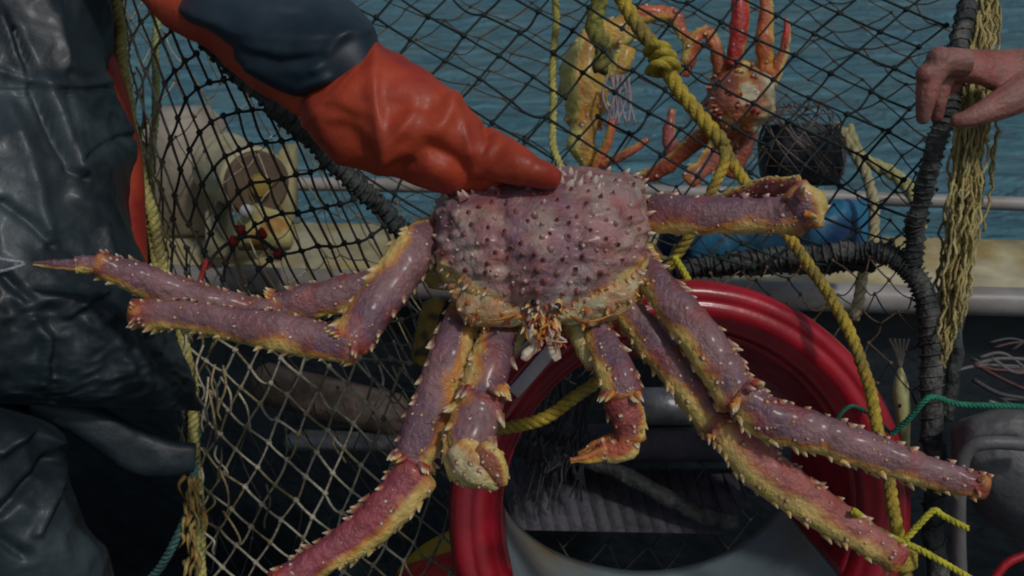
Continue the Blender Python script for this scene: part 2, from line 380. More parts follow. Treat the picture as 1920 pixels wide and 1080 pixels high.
def cspine(v, th, r, h, cb, ct):
    p = cs_.at(v, th); nn = cs_.nrm(v, th); mb.spine(p - nn * r * .3, nn * 1.3 + UP * .25 + (p - P(1012, 450, D0)).normalized() * .35, r, h, cb, ct, sides=8)
grid = [(px_of(cs_.at(a / 70, b / 70 * math.pi)), a / 70, b / 70 * math.pi) for a in range(1, 70) for b in range(3, 68)]
def near(x, y):
    g_ = min(grid, key=lambda t: (t[0][0] - x) ** 2 + (t[0][1] - y) ** 2); return g_[1], g_[2]
for x, y, br, bh in spk:
    v, th = near(x, y); k = rr.random()
    cspine(v, th, .0022 + bh * .25, rr.uniform(.0035, .007), mix(PUR, RED, rr.uniform(.1, .5)), DRK if k < .5 else ((.30, .12, .11) if k < .7 else mix(WHT, PUR, .3)))
for i in range(150):
    v = rr.uniform(.05, .9); th = math.pi / 2 + rr.uniform(-1.45, 1.45)
    cspine(v, th, rr.uniform(.0013, .0024), rr.uniform(.0012, .0025), mix(PUR, RED, .3), rr.choice([RED, WHT, (.45, .3, .28), DRK]))
for i in range(34):                           # spiny border between the shell and its pale side plates
    x = 832 + i * 11; y = 612 - abs(x - 1015) * .58 + rr.uniform(-7, 5)
    if 985 < x < 1050: continue
    v, th = near(x, y); p = cs_.at(v, th); nn = cs_.nrm(v, th); mb.spine(p - nn * .002, nn * .6 - UP * .6 + RT * ((x - 1015) / 300), rr.uniform(.003, .0046), rr.uniform(.006, .012), mix(ORG, RED, .5), rr.choice([WHT, CRM]))
for i in range(58):                           # marginal spines
    v = .02 + .86 * (i // 2) / 29 + rr.uniform(-.01, .01); th = (0 if i % 2 else math.pi) + rr.uniform(-.25, .35) * (1 if i % 2 else -1)
    p = cs_.at(v, th); out = (p - P(1012, 470, D0)).normalized(); mb.spine(p - out * .002, out + Vector([rr.uniform(-.25, .25) for _ in range(3)]), rr.uniform(.004, .0055), rr.uniform(.007, .013), mix(PUR, RED, .3), mix(WHT, CRM, .4))
for i in range(64):                           # spines along the rear edge
    x = 850 + (i % 32) * 11 + rr.uniform(-6, 6); y = 368 - 44 * math.sin((x - 840) / 360 * math.pi) ** .6 + rr.uniform(-4, 8) + (14 if i > 31 else 0)
    p = P(x, y + 4, 1.085 + rr.uniform(-.012, .02) - (.015 if i > 31 else 0)); o = (UP + RT * ((x - 1012) / 260) + Vector([rr.uniform(-.3, .3) for _ in range(3)]) - FW * .2)
    mb.spine(p - o.normalized() * .004, o, rr.uniform(.005, .0085), rr.uniform(.010, .017), mix(PUR, RED, .2), mix(WHT, PUR, .35))
# side plates bulging below the shell, rostrum, eyes, mouthparts
for s_, rws in ((-1, [(826, 498, 842, 492, 1.085, .02), (845, 545, 892, 530, 1.062, .035), (864, 588, 945, 558, 1.05, .04), (892, 610, 985, 582, 1.046, .035), (955, 614, 1006, 596, 1.046, .02)]),
                (1, [(1188, 474, 1204, 482, 1.085, .02), (1128, 518, 1202, 530, 1.062, .035), (1088, 552, 1176, 578, 1.05, .04), (1058, 580, 1128, 606, 1.046, .035), (1040, 596, 1075, 614, 1.046, .02)])):
    f = Surf(rws, .9, lambda p, v, th: .006 * (ridged(p, 34, 4) - .5) + .004 * (ridged(p, 75, 8) - .5) + .0015 * N(p, 110))
    f.mesh(mb, 34, 36, lambda p, v, th: mix(mix((.56, .40, .20), (.50, .46, .26), sm(-.1, .3, N(p, 18))), (.42, .16, .06), .75 * sm(.72, .97, ridged(p, 42, 7)) + .35 * sm(.1, .3, N(p, 30, 3))))
    for i in range(46):
        v = rr.uniform(.05, .95); th = rr.uniform(.1, 3.0); p = f.at(v, th); nn = f.nrm(v, th)
        mb.spine(p - nn * .001, nn - UP * .3, rr.uniform(.002, .0038), rr.uniform(.002, .008), mix(ORG, RED, .4), rr.choice([WHT, CRM, RED]))
for x, y, dx, dy, h, w, c0, c1 in [(1014, 560, 2, 14, 26, 9, RED, ORG), (1000, 556, -8, 10, 22, 6, RED, WHT), (1030, 556, 10, 8, 24, 6, RED, WHT), (1010, 585, -2, 16, 30, 9, ORG, RED),
        (1000, 600, -6, 20, 28, 10, CRM, WHT), (1032, 596, 6, 18, 30, 9, CRM, ORG), (990, 575, -16, 6, 24, 7, CRM, WHT), (1050, 578, 14, 6, 26, 7, CRM, WHT), (978, 590, -14, 12, 24, 6, CRM, ORG), (1062, 592, 16, 10, 22, 6, WHT, CRM),
        (1018, 612, 1, 16, 30, 8, RED, ORG), (1045, 606, 8, 16, 30, 6, CRM, WHT), (985, 612, -10, 16, 30, 6, ORG, WHT), (1022, 548, 0, 10, 20, 10, PUR, RED), (1006, 620, -3, 15, 26, 6, WHT, ORG), (1030, 622, 4, 14, 24, 6, CRM, RED)]:
    p = P(x, y, 1.035); q = P(x + dx, y + dy, 1.02); mb.spine(p, q - p, w * 1.03 / FPX, h * 1.03 / FPX, c0, c1, sides=8)
for x, y in ((1001, 566), (1046, 572)):
    mb.tube([P(x - 2, y - 12, 1.05), P(x, y, 1.022)], .0045, CRM, 8); mb.blob(P(x, y + 2, 1.022), .0038, (.012, .008, .012), 10)
    mb.blob(P(x, y - 5, 1.027), .0062, mix(CRM, RED, .25), 10, jit=.4)
mb.blob(P(1012, 606, 1.032), .004, DRK, 8); mb.blob(P(1034, 625, 1.03), .004, DRK, 8)
for x0, s_ in ((1000, -1), (1036, 1)):         # maxillipeds hanging below the mouth
    seg(mb, [(x0 - 2 * s_, 590, 1.035, 12), (x0 + 3 * s_, 620, 1.03, 11), (x0 - 4 * s_ + 4, 648, 1.03, 11)], 1, .5, spines=(.7, .7), tub=2, sc=.6, seed=21 + s_, pal=(CRM, WHT, ORG))
    seg(mb, [(x0 + 4 - 3 * s_, 648, 1.03, 10), (x0 + 8 * s_ - 4, 664, 1.026, 10), (x0 + 14 * s_ - 4, 674, 1.026, 6)], 1, .7, spines=(.5, .5), tub=1, sc=.6, seed=25 + s_, pal=(WHT, WHT, ORG), ends=(.7, .1))
for i in range(10):
    x = rr.uniform(985, 1055); y = rr.uniform(585, 640); a = wpath([(x, y, 1.02), (x + rr.uniform(-20, 20), y + 12, 1.01), (x + rr.uniform(-30, 30), y + rr.uniform(5, 30), 1.015)], 6); mb.tube(a, lambda t: .0016 * (1.1 - t), rr.choice([WHT, ORG, RED]), 5)
for i in range(46):
    x = rr.gauss(1020, 26); y = rr.uniform(565, 640); w_ = 40 - (y - 565) * .25
    if abs(x - 1020) > w_: continue
    p = P(x, y, 1.036 - .01 * rr.random()); q = P(x + (x - 1020) * .35 + rr.uniform(-6, 6), y + rr.uniform(6, 18), 1.018)
    mb.spine(p, q - p, rr.uniform(.002, .0048), rr.uniform(.008, .016), rr.choice([ORG, CRM, RED, CRM]), rr.choice([WHT, CRM, WHT, RED]), sides=7)
for i in range(12): mb.blob(P(rr.uniform(985, 1058), rr.uniform(570, 635), 1.026), rr.uniform(.0018, .0032), DRK, 7)
# antennae
mb.tube(wpath([(980, 585, 1.04), (930, 600, 1.0), (905, 596, .99)], 10), lambda t: .0022 * (1.1 - t), ORG, 5)
mb.tube(wpath([(1062, 588, 1.04), (1100, 604, 1.0), (1160, 585, 1.0), (1200, 560, 1.0)], 12), lambda t: .0018 * (1.1 - t), ORG, 5)
PL = (PUR, CRM, ORG)
# left pair (merus, then carpus + propodus)
seg(mb, [(735, 528, 1.16, 28), (650, 552, 1.16, 34), (570, 568, 1.155, 33), (505, 580, 1.15, 26)], -1, -.15, seed=1)                  # hidden upper leg, merus
flare(mb, 505, 575, 1.14, 26, (-1, 0), 10, 20, 2)
seg(mb, [(520, 592, 1.13, 26), (440, 580, 1.12, 30), (340, 552, 1.11, 32), (250, 520, 1.10, 29), (180, 492, 1.09, 20)], -1, -.1, seed=3)
seg(mb, [(185, 496, 1.088, 15), (150, 496, 1.085, 15), (142, 497, 1.085, 13)], -1, .3, seed=4, spines=(.6, .6), ends=(.2, 0))
seg(mb, [(150, 497, 1.085, 11), (110, 496, 1.08, 9), (62, 494, 1.075, 2)], -1, .25, seed=5, spines=(0, 0), tub=.1, ends=(0, 0), pal=((.10, .02, .02), (.75, .48, .14), (.4, .1, .04)))
seg(mb, [(825, 425, 1.11, 22), (792, 452, 1.09, 38), (745, 515, 1.07, 40), (700, 580, 1.05, 41), (655, 640, 1.035, 34)], 1, -.22, seed=6)
flare(mb, 648, 640, 1.03, 34, (-1, 1), 14, 26, 7)
seg(mb, [(668, 652, 1.03, 26), (600, 640, 1.03, 34), (520, 622, 1.03, 36), (430, 606, 1.035, 31), (340, 592, 1.04, 28), (246, 588, 1.045, 22)], -1, -.05, seed=8, spines=(1.15, .7))
flare(mb, 250, 590, 1.04, 22, (-1, 0), 8, 16, 9)
# left lower walking leg
seg(mb, [(868, 585, 1.085, 24), (850, 650, 1.06, 37), (820, 740, 1.045, 40), (785, 830, 1.03, 40), (772, 875, 1.025, 34)], -1, -.02, seed=10)
flare(mb, 770, 865, 1.02, 38, (-.4, 1), 14, 24, 11)
seg(mb, [(785, 885, 1.02, 38), (735, 945, 1.01, 42), (670, 1005, 1.0, 36), (600, 1050, .99, 30), (520, 1098, .98, 25)], -1, .10, seed=12, spines=(.9, 1.2), pal=((.34, .07, .09), CRM, ORG))
# left claw arm
seg(mb, [(985, 600, 1.075, 20), (955, 640, 1.075, 22), (945, 675, 1.08, 12)], -1, .6, seed=50, spines=(0, 0), tub=.2, pal=((.72, .50, .14), (.74, .60, .26), (.64, .30, .05)))
seg(mb, [(945, 606, 1.065, 26), (925, 660, 1.045, 38), (908, 720, 1.03, 40), (905, 742, 1.025, 40)], 1, -.1, seed=13, spines=(1.2, .9), tub=1.8)
flare(mb, 905, 730, 1.02, 46, (0, 1), 18, 32, 14)
seg(mb, [(900, 748, 1.02, 42), (890, 790, 1.01, 46), (880, 830, 1.0, 42), (882, 855, 1.0, 30)], 1, -.12, seed=15, spines=(1.1, 1.1), tub=2.2)
seg(mb, [(845, 800, 1.01, 12), (847, 845, 1.0, 20), (864, 880, .995, 26), (898, 902, .995, 18)], 1, .15, seed=16, spines=(.5, 1.1), tub=2, pal=((.52, .16, .05), CRM, ORG))
seg(mb, [(862, 835, .985, 24), (885, 868, .98, 36), (912, 892, .98, 28), (936, 908, .985, 10)], 1, .75, seed=17, spines=(.8, 1.0), tub=2.0, pal=(CRM, (.80, .66, .36), ORG), ends=(.1, .1))
seg(mb, [(900, 838, .975, 16), (922, 862, .97, 22), (937, 890, .975, 18), (940, 910, .98, 8)], -1, .1, seed=18, spines=(1, .5), tub=2.4, pal=((.5, .2, .12), CRM, ORG))
# right claw arm
seg(mb, [(1085, 600, 1.07, 22), (1098, 640, 1.065, 24), (1112, 690, 1.06, 12)], 1, .6, seed=51, spines=(0, 0), tub=.2, pal=((.72, .50, .14), (.74, .60, .26), (.64, .30, .05)))
seg(mb, [(1112, 610, 1.06, 22), (1138, 660, 1.045, 31), (1160, 715, 1.03, 36), (1168, 742, 1.03, 34)], 1, -.1, seed=52, spines=(1, 1), tub=2)
flare(mb, 1162, 740, 1.025, 38, (0, 1), 16, 30, 53)
seg(mb, [(1165, 752, 1.03, 32), (1180, 790, 1.03, 30), (1182, 825, 1.03, 24)], -1, -.1, seed=54, spines=(1.2, 1.2), tub=2.2, pal=((.36, .10, .09), CRM, ORG))
seg(mb, [(1182, 800, 1.03, 20), (1175, 838, 1.03, 24), (1145, 848, 1.03, 20), (1125, 842, 1.03, 13)], -1, .25, seed=55, spines=(.5, 1.1), tub=1.8, pal=((.5, .12, .05), CRM, ORG))
seg(mb, [(1140, 846, 1.028, 15), (1105, 858, 1.025, 9), (1070, 864, 1.02, 4)], -1, .2, seed=56, spines=(0, 0), tub=.3, pal=((.62, .22, .04), (.7, .4, .08), ORG), ends=(.1, 0))
seg(mb, [(1150, 826, 1.04, 12), (1118, 834, 1.045, 8), (1085, 852, 1.045, 3)], -1, .2, seed=57, spines=(.3, 0), tub=.3, pal=((.55, .18, .04), (.7, .4, .08), ORG), ends=(.1, 0))
# right raised leg
seg(mb, [(1190, 392, 1.12, 20), (1230, 400, 1.10, 34), (1330, 404, 1.08, 35), (1430, 404, 1.07, 34), (1500, 402, 1.06, 34)], 1, -.1, seed=30, spines=(.7, .5))
seg(mb, [(1512, 420, 1.055, 28), (1515, 385, 1.05, 34), (1490, 356, 1.05, 24)], 1, .1, seed=31, spines=(1, 1), tub=2, ends=(.4, .8))
flare(mb, 1508, 385, 1.045, 36, (1, -.4), 20, 28, 32)
seg(mb, [(1500, 352, 1.09, 22), (1440, 356, 1.13, 22), (1380, 372, 1.17, 20), (1320, 395, 1.21, 16)], 1, -.1, seed=33, spines=(1.1, 1), tub=2.5, pal=((.36, .09, .09), CRM, ORG))
# right middle leg
seg(mb, [(1195, 480, 1.10, 16), (1225, 525, 1.08, 30), (1290, 605, 1.06, 38), (1350, 690, 1.045, 42), (1385, 750, 1.035, 36)], 1, -.12, seed=34, spines=(1.2, .6))
flare(mb, 1395, 740, 1.02, 38, (.7, .7), 16, 26, 35)
seg(mb, [(1390, 738, 1.03, 34), (1440, 785, 1.02, 40), (1530, 812, 1.015, 38), (1640, 850, 1.01, 34), (1750, 888, 1.005, 29), (1850, 915, 1.0, 19)], 1, -.02, seed=36, spines=(.8, 1.1))
flare(mb, 1835, 910, .995, 20, (1, .3), 9, 18, 37)
# right lower leg
seg(mb, [(1165, 570, 1.10, 26), (1215, 630, 1.09, 32), (1285, 715, 1.075, 34), (1350, 800, 1.06, 36)], 1, .12, seed=38, spines=(.7, 1))
flare(mb, 1350, 800, 1.05, 32, (.7, .8), 12, 22, 39)
seg(mb, [(1360, 800, 1.055, 34), (1420, 870, 1.05, 42), (1500, 930, 1.045, 38), (1600, 995, 1.04, 32), (1690, 1052, 1.035, 22)], 1, .40, seed=40, spines=(1, 1.2), tub=1.4, pal=((.46, .15, .13), (.80, .56, .18), (.62, .20, .08)))
# joints between shell and legs
for x, y, d, r in ((842, 440, 1.13, .026), (825, 500, 1.13, .024), (880, 585, 1.10, .022), (960, 598, 1.09, .02), (1090, 598, 1.09, .02), (1160, 560, 1.115, .026), (1195, 490, 1.12, .026), (1192, 410, 1.13, .022), (760, 520, 1.16, .02), (925, 606, 1.075, .015), (985, 606, 1.075, .014), (1075, 606, 1.075, .014), (1120, 598, 1.08, .016), (1180, 545, 1.09, .014)):
    mb.blob(P(x, y, d), r, lambda p: mix((.62, .26, .05), (.72, .52, .14), sm(-.2, .3, N(p, 60))), 18, jit=.45)
crab = mb.build('king_crab', m_shell)
tag(crab, 'large spiny mauve king crab held up in an orange glove with legs spread wide', 'crab')

# ------------------------------------------------------------------ man on the left: jacket, sleeve, glove, trousers
man = thing('person', 'person in black oilskins at the left, reaching out an orange gloved hand', 'person', P(60, 1500, 1.5))
def seams(polys):
    def f(p):
        x, y = px_of(p); h = 0
        for pl, w, a in polys:
            best = 1e9
            for (x0, y0), (x1, y1) in zip(pl, pl[1:]):
                dx, dy = x1 - x0, y1 - y0; t = max(0, min(1, ((x - x0) * dx + (y - y0) * dy) / (dx * dx + dy * dy))); best = min(best, math.hypot(x - x0 - t * dx, y - y0 - t * dy))
            h += a * math.exp(-(best / w) ** 2)
        return h
    return f
js = seams([([(-40, 120), (70, 155), (150, 160), (205, 150)], 7, .006), ([(30, 60), (60, 150), (105, 260), (130, 320), (155, 335)], 9, -.016), ([(75, 150), (110, 220), (150, 330)], 16, .012),
            ([(0, 30), (30, 110), (60, 145)], 10, .010), ([(240, 255), (195, 270), (150, 300)], 7, -.006), ([(20, 200), (60, 320), (90, 450)], 18, .014), ([(120, 180), (135, 260)], 6, -.004), ([(5, 380), (60, 420), (95, 460)], 9, -.012),
            ([(110, 30), (120, 120)], 14, .006), ([(150, 370), (200, 420), (215, 480)], 16, .012), ([(40, 560), (120, 560), (190, 590)], 18, .014), ([(60, 600), (90, 640), (80, 720)], 12, .012), ([(150, 600), (210, 640), (240, 720)], 13, .010), ([(10, 520), (50, 560)], 10, -.014), ([(100, 640), (110, 760)], 6, -.010), ([(120, 590), (150, 560), (190, 545)], 9, .012), ([(250, 620), (270, 720)], 10, .008)])
def jcr(p):
    x, y = px_of(p); m_ = sm(520, 580, y); q = p + Vector((N(p, 6, 1), N(p, 6, 2), N(p, 6, 3))) * .05
    return m_ * (.0045 * (ridged(q, 24, 3) - .5) + .003 * (ridged(q, 55, 4) - .5)) + .0022 * (ridged((q.x * 1.5, q.y, q.z * .5), 20, 5) - .5)
js2 = seams([([(-20, 168), (100, 172), (206, 160)], 2.2, -.003), ([(-20, 176), (100, 180), (206, 168)], 2.2, -.003), ([(118, -20), (120, 80), (122, 165)], 2.5, -.002), ([(110, 640), (115, 760)], 2.5, -.003)])
mb = MB()
f = Surf([(-420, -420, 120, -460, 1.42, .22), (-440, -200, 190, -260, 1.36, .30), (-420, 0, 196, -30, 1.32, .32), (-400, 160, 202, 150, 1.30, .34), (-380, 300, 232, 300, 1.28, .36), (-380, 440, 250, 440, 1.27, .36), (-380, 560, 300, 570, 1.27, .38), (-380, 660, 335, 670, 1.28, .38), (-360, 720, 346, 735, 1.29, .36), (-350, 745, 350, 770, 1.31, .33)], 1.0,
         lambda p, v, th: js(p) * .8 + js2(p) + .018 * N(p, 5, 2) + .007 * ridged(p, 17, 12) * sm(-.1, .3, N(p, 4, 31)) + jcr(p) + .010 * (ridged((p.x, p.y, p.z * .5), 9, 5) - .6) + .0012 * ridged(p, 34, 6))
f.mesh(mb, 330, 330, cap=-.3)
Surf([(40, 700, 60, 790, 1.24, .10), (110, 730, 120, 806, 1.235, .06), (190, 765, 185, 846, 1.24, .04), (260, 800, 245, 886, 1.25, .03), (320, 826, 305, 892, 1.26, .025), (368, 832, 364, 884, 1.27, .02)], .8, lambda p, v, th: .003 * N(p, 14) + .001 * ridged(p, 26)).mesh(mb, 90, 60, cap=.05)
put(mb.build('jacket', m_blk), man)
mb = MB(); Surf([(150, 60, 200, 70, 1.36, .05), (170, 130, 222, 130, 1.36, .05), (180, 200, 244, 200, 1.35, .05), (190, 300, 266, 300, 1.35, .05), (200, 400, 272, 400, 1.35, .05), (210, 470, 276, 470, 1.35, .05), (220, 540, 272, 550, 1.35, .04)], 1, lambda p, v, th: .004 * N(p, 20)).mesh(mb, 50, 20)
put(mb.build('jacket_lining', m_orange), man)
mb = MB()
ts = seams([([(0, 850), (60, 800), (105, 830)], 10, .012), ([(0, 960), (60, 900), (95, 860)], 10, -.016), ([(70, 1000), (95, 930), (110, 880)], 9, .012), ([(0, 1010), (50, 1040)], 12, -.012)])
tf = lambda p, v, th: ts(p) * .8 + .004 * (ridged((p.x, p.y, p.z * .6), 26, 5) - .5) + .014 * N(p, 6, 9) + .008 * (ridged(p, 8, 8) - .6) + .001 * ridged(p, 34, 6)
Surf([(-300, 700, 60, 770, 1.22, .20), (-290, 800, 106, 815, 1.17, .22), (-280, 880, 112, 880, 1.16, .22), (-250, 980, 150, 980, 1.16, .21), (-220, 1090, 200, 1090, 1.18, .2), (-200, 1400, 230, 1400, 1.3, .18), (-160, 1900, 200, 1900, 1.55, .16)], 1, tf).mesh(mb, 200, 180)
Surf([(-200, 640, 150, 650, 1.46, .22), (-220, 800, 110, 800, 1.50, .2), (-200, 1000, 100, 1000, 1.56, .18), (-160, 1300, 110, 1300, 1.6, .17), (-120, 1700, 110, 1700, 1.8, .15)], 1, tf).mesh(mb, 60, 60)
put(mb.build('trousers', m_blk), man)
mb = MB()
Surf([(470, -190, 200, -60, 1.22, .13), (560, -70, 292, 30, 1.18, .13), (610, -10, 400, 105, 1.155, .125), (660, 50, 490, 175, 1.13, .12), (700, 92, 572, 232, 1.12, .11), (715, 110, 590, 250, 1.12, .10)], 1,
     lambda p, v, th: .008 * (ridged(p, 14, 3) - .6) + .005 * N(p, 10) + .0025 * N(p, 50)).mesh(mb, 60, 50)
Surf([(60, -330, -260, -150, 1.36, .22), (260, -300, 0, -100, 1.30, .18), (500, -180, 210, -50, 1.22, .13)], 1, lambda p, v, th: .01 * N(p, 9)).mesh(mb, 20, 30)
put(mb.build('sleeve', m_orange, remesh=.004, smoothit=2), man)
mb = MB()
ss = seams([([(340, 10), (430, 55), (560, 70), (680, 60)], 14, .010), ([(420, 90), (520, 120), (600, 110)], 12, -.012), ([(470, 130), (560, 170), (610, 150)], 10, .012), ([(600, -10), (640, 60), (590, 130)], 12, .010), ([(500, 20), (600, 30)], 10, -.01)])
Surf([(480, -240, 262, -90, 1.19, .15), (560, -140, 335, -20, 1.165, .15), (612, -50, 350, 36, 1.14, .15), (655, -12, 412, 66, 1.12, .15), (690, 32, 448, 116, 1.10, .145), (706, 66, 525, 160, 1.095, .135), (716, 92, 604, 196, 1.095, .12)], 1,
     lambda p, v, th: ss(p) * .5 + .004 * (ridged(p, 11, 13) - .6) + .005 * N(p, 14, 3) + .0015 * N(p, 40, 3)).mesh(mb, 90, 80, cap=.1)
put(mb.build('oversleeve', m_navy), man)
mb = MB()
gs = seams([([(698, 96), (700, 180), (722, 300)], 13, .007), ([(722, 300), (770, 290), (830, 235), (852, 190)], 18, .008), ([(745, 320), (800, 272), (850, 300), (880, 345)], 22, -.016), ([(590, 190), (600, 240), (640, 300)], 16, .006), ([(650, 240), (690, 300)], 22, -.008), ([(775, 210), (730, 270)], 14, .006), ([(730, 200), (800, 200)], 22, -.006), ([(912, 235), (925, 280), (932, 340)], 7, -.008), ([(930, 250), (945, 300), (945, 340)], 5, -.004), ([(840, 190), (870, 230), (880, 290)], 8, .004), ([(610, 200), (690, 230)], 12, -.004)])
Surf([(700, 84, 568, 228, 1.10, .13), (716, 88, 590, 262, 1.095, .145), (760, 108, 640, 304, 1.09, .14), (815, 146, 720, 335, 1.075, .12), (862, 190, 785, 352, 1.07, .10), (915, 232, 822, 362, 1.07, .085), (960, 255, 862, 366, 1.075, .07), (985, 280, 900, 370, 1.085, .055)], 1,
     lambda p, v, th: gs(p) * .9 + .0028 * N(p, 18) + .0012 * N(p, 60) + .0013 * (ridged(p, 32, 7) - .5) + .004 * math.exp(-((v - .02) / .03) ** 2)).mesh(mb, 110, 90, cap=.5)
Surf([(935, 248, 880, 335, 1.055, .05), (970, 266, 925, 340, 1.045, .048), (1005, 290, 975, 350, 1.04, .044), (1032, 306, 1014, 354, 1.045, .040), (1050, 320, 1038, 354, 1.05, .034)], 1, lambda p, v, th: .0012 * N(p, 60) - .004 * math.exp(-((v - .12) / .06) ** 2) - .0018 * math.exp(-((v - .55) / .04) ** 2) - .0012 * math.exp(-((v - .64) / .03) ** 2)).mesh(mb, 40, 30, cap=.5)
for k, (x, y, d, L) in enumerate(((850, 350, 1.15, 90), (880, 345, 1.165, 105), (910, 340, 1.17, 100), (940, 335, 1.165, 80))):
    Surf([(x - 16, y - 20, x + 16, y - 20, d - .05, .03), (x - 14, y + 20, x + 16, y + 18, d, .03), (x - 8, y + 60, x + 22, y + 55, d + .01, .028), (x + 2, y + L, x + 28, y + L - 5, d + .003, .024)], 1).mesh(mb, 14, 12, cap=.8)
put(mb.build('glove', m_orange, remesh=.0025, smoothit=1, label='orange rubber glove gripping the crab by its shell'), man)
mb = MB()   # head, above the frame
Surf([(-250, -420, -40, -430, 1.36, .16), (-240, -520, -40, -520, 1.36, .15), (-270, -620, -20, -620, 1.34, .19), (-285, -740, -10, -740, 1.33, .24), (-270, -860, -25, -860, 1.34, .22), (-200, -930, -90, -930, 1.36, .12)], 1).mesh(mb, 30, 24)
put(mb.build('body', m_skin), man)

# ------------------------------------------------------------------ bare arm at the right
mb = MB(); 
Surf([(2160, 30, 2170, 240, 1.30, .085), (2040, 70, 2040, 240, 1.30, .075), (1945, 88, 1952, 218, 1.30, .06), (1900, 92, 1915, 196, 1.30, .05), (1850, 92, 1868, 176, 1.30, .06), (1800, 93, 1830, 158, 1.30, .075), (1760, 104, 1788, 156, 1.30, .075)], 1, lambda p, v, th: .002 * N(p, 25)).mesh(mb, 40, 30)
for kx, ky, kd in ((1760, 110, 1.258), (1766, 114, 1.283), (1778, 118, 1.306), (1736, 140, 1.256), (1888, 198, 1.27)): mb.blob(P(kx, ky, kd), .0160 if kx > 1750 and kx < 1800 else .0134, (1, 1, 1), 12)
def fing(ch): 
    pts = path(ch, 22); mb.tube([q[0] for q in pts], [q[1] for q in pts], sides=12); mb.blob(pts[-1][0], pts[-1][1], (1, 1, 1), 12)
fing([(1815, 118, 1.265, .018), (1768, 118, 1.262, .0185), (1745, 145, 1.262, .0165), (1737, 180, 1.265, .0135), (1731, 220, 1.275, .0095)])
fing([(1815, 114, 1.287, .014), (1780, 120, 1.285, .0175), (1766, 150, 1.285, .0155), (1758, 186, 1.288, .0125), (1756, 216, 1.296, .0092)])
fing([(1820, 116, 1.31, .014), (1796, 126, 1.308, .016), (1786, 150, 1.308, .014), (1780, 178, 1.311, .0115), (1778, 200, 1.318, .009)])
fing([(1825, 120, 1.33, .013), (1792, 128, 1.33, .0135), (1776, 152, 1.33, .0115), (1774, 182, 1.332, .010), (1782, 208, 1.336, .008)])
fing([(1925, 168, 1.285, .026), (1888, 190, 1.275, .022), (1850, 208, 1.268, .0165), (1815, 222, 1.266, .012), (1795, 226, 1.268, .0095)])
hand = mb.build('person', m_skin, remesh=.0018, smoothit=3)
tag(hand, 'bare forearm and hand gripping the pot frame at the right edge', 'person')

# ------------------------------------------------------------------ the crab pot: frame, netting, entrance
pot = thing('crab_pot', 'netted steel crab pot with a red entrance ring standing behind the big crab', 'crab pot', P(1200, 1300, 1.6))
def bar(pts, r, n=40, name='frame_bar', wrap=0, lab=None):
    mb = MB(); w = [p + Vector((N(p, 30), N(p, 30, 2), N(p, 30, 4))) * r * .5 for p in wpath(pts, n)]
    mb.tube(w, lambda t: r * (1 + .25 * N((t * 30, 0, 0), 1)), sides=12)
    if wrap:
        L = sum((b - a).length for a, b in zip(w, w[1:])); k = int(L / .0135); X = (w[1] - w[0]).normalized().orthogonal(); hp = []
        for i in range(k * 8):
            t = i / (k * 8) * (len(w) - 1); j = int(t); p = w[j].lerp(w[j + 1], t - j); T = (w[j + 1] - w[j]).normalized(); X = (X - T * X.dot(T)).normalized(); Y = T.cross(X); a = i / 8 * 2 * math.pi
            hp.append(p + (X * math.cos(a) + Y * math.sin(a)) * (r * 1.15 + .001 * N((i, 0, 0), .3)))
        mb.tube(hp, wrap, sides=5)
    o = mb.build(name, m_bar); 
    if lab: o['label'] = lab
    return put(o, pot)
bar([(290, -40, 1.22), (440, 130, 1.25), (590, 265, 1.30), (690, 370, 1.34), (790, 460, 1.38)], .012, wrap=.0026)
bar([(1230, 512, 1.5), (1330, 500, 1.49), (1450, 485, 1.48), (1580, 472, 1.45), (1670, 478, 1.42), (1718, 520, 1.40), (1742, 620, 1.39), (1750, 800, 1.39), (1756, 1150, 1.40)], .0145, 60, wrap=.0016)
bar([(1830, -60, 1.42), (1800, 80, 1.34), (1778, 190, 1.31), (1752, 290, 1.33), (1722, 400, 1.37), (1712, 500, 1.40)], .0125, wrap=.0013)
bar([(1160, 528, 1.50), (1300, 512, 1.52), (1480, 505, 1.50), (1640, 500, 1.46)], .008, wrap=.002)
bar([(206, -60, 1.48), (240, 200, 1.46), (268, 400, 1.45), (285, 520, 1.45), (340, 720, 1.46), (372, 1000, 1.5), (380, 1200, 1.5)], .007)

def netting(ctrl, ns, nt, r, colf, jit=3, skip=.02, sag=2.5, seed=0, name='netting', keep=None):
    rr = random.Random(seed); K = {}
    def ev(s_, t_):
        rows_ = [spl(row, s_ / ns) for row in ctrl]; return spl(rows_, t_ / nt)
    for t_ in range(nt + 1):
        for s_ in range(ns + 1):
            if (s_ + t_) % 2 == 0:
                q = ev(s_, t_); K[(s_, t_)] = (q[0] + rr.uniform(-jit, jit) + jit * 1.5 * N((s_, t_, seed), .23), q[1] + rr.uniform(-jit, jit) + jit * 1.5 * N((s_, t_, seed + 3), .23), q[2] + rr.uniform(-.006, .006))
    mb = MB()
    for (s_, t_), a in K.items():
        if keep and not keep(a): continue
        mb.blob(P(*a), r * 2.5, colf(a, 2), 6, jit=.5)
        for k, ds in enumerate((-1, 1)):
            b = K.get((s_ + ds, t_ + 1))
            if not b or rr.random() < skip or (keep and not keep(b)): continue
            m1 = [a[i] + (b[i] - a[i]) * .33 for i in range(3)]; m2 = [a[i] + (b[i] - a[i]) * .67 for i in range(3)]
            sx, sy = rr.gauss(0, sag * .5), abs(rr.gauss(0, sag)); 
            if rr.random() < .07: sy += 9
            m1[0] += sx; m1[1] += sy; m2[0] += sx * .7; m2[1] += sy
            mb.tube(wpath([a, tuple(m1), tuple(m2), b], 6), r * rr.uniform(.85, 1.15), colf(a, k), 5, cap=False)
    o = mb.build(name, m_twine); return put(o, pot)
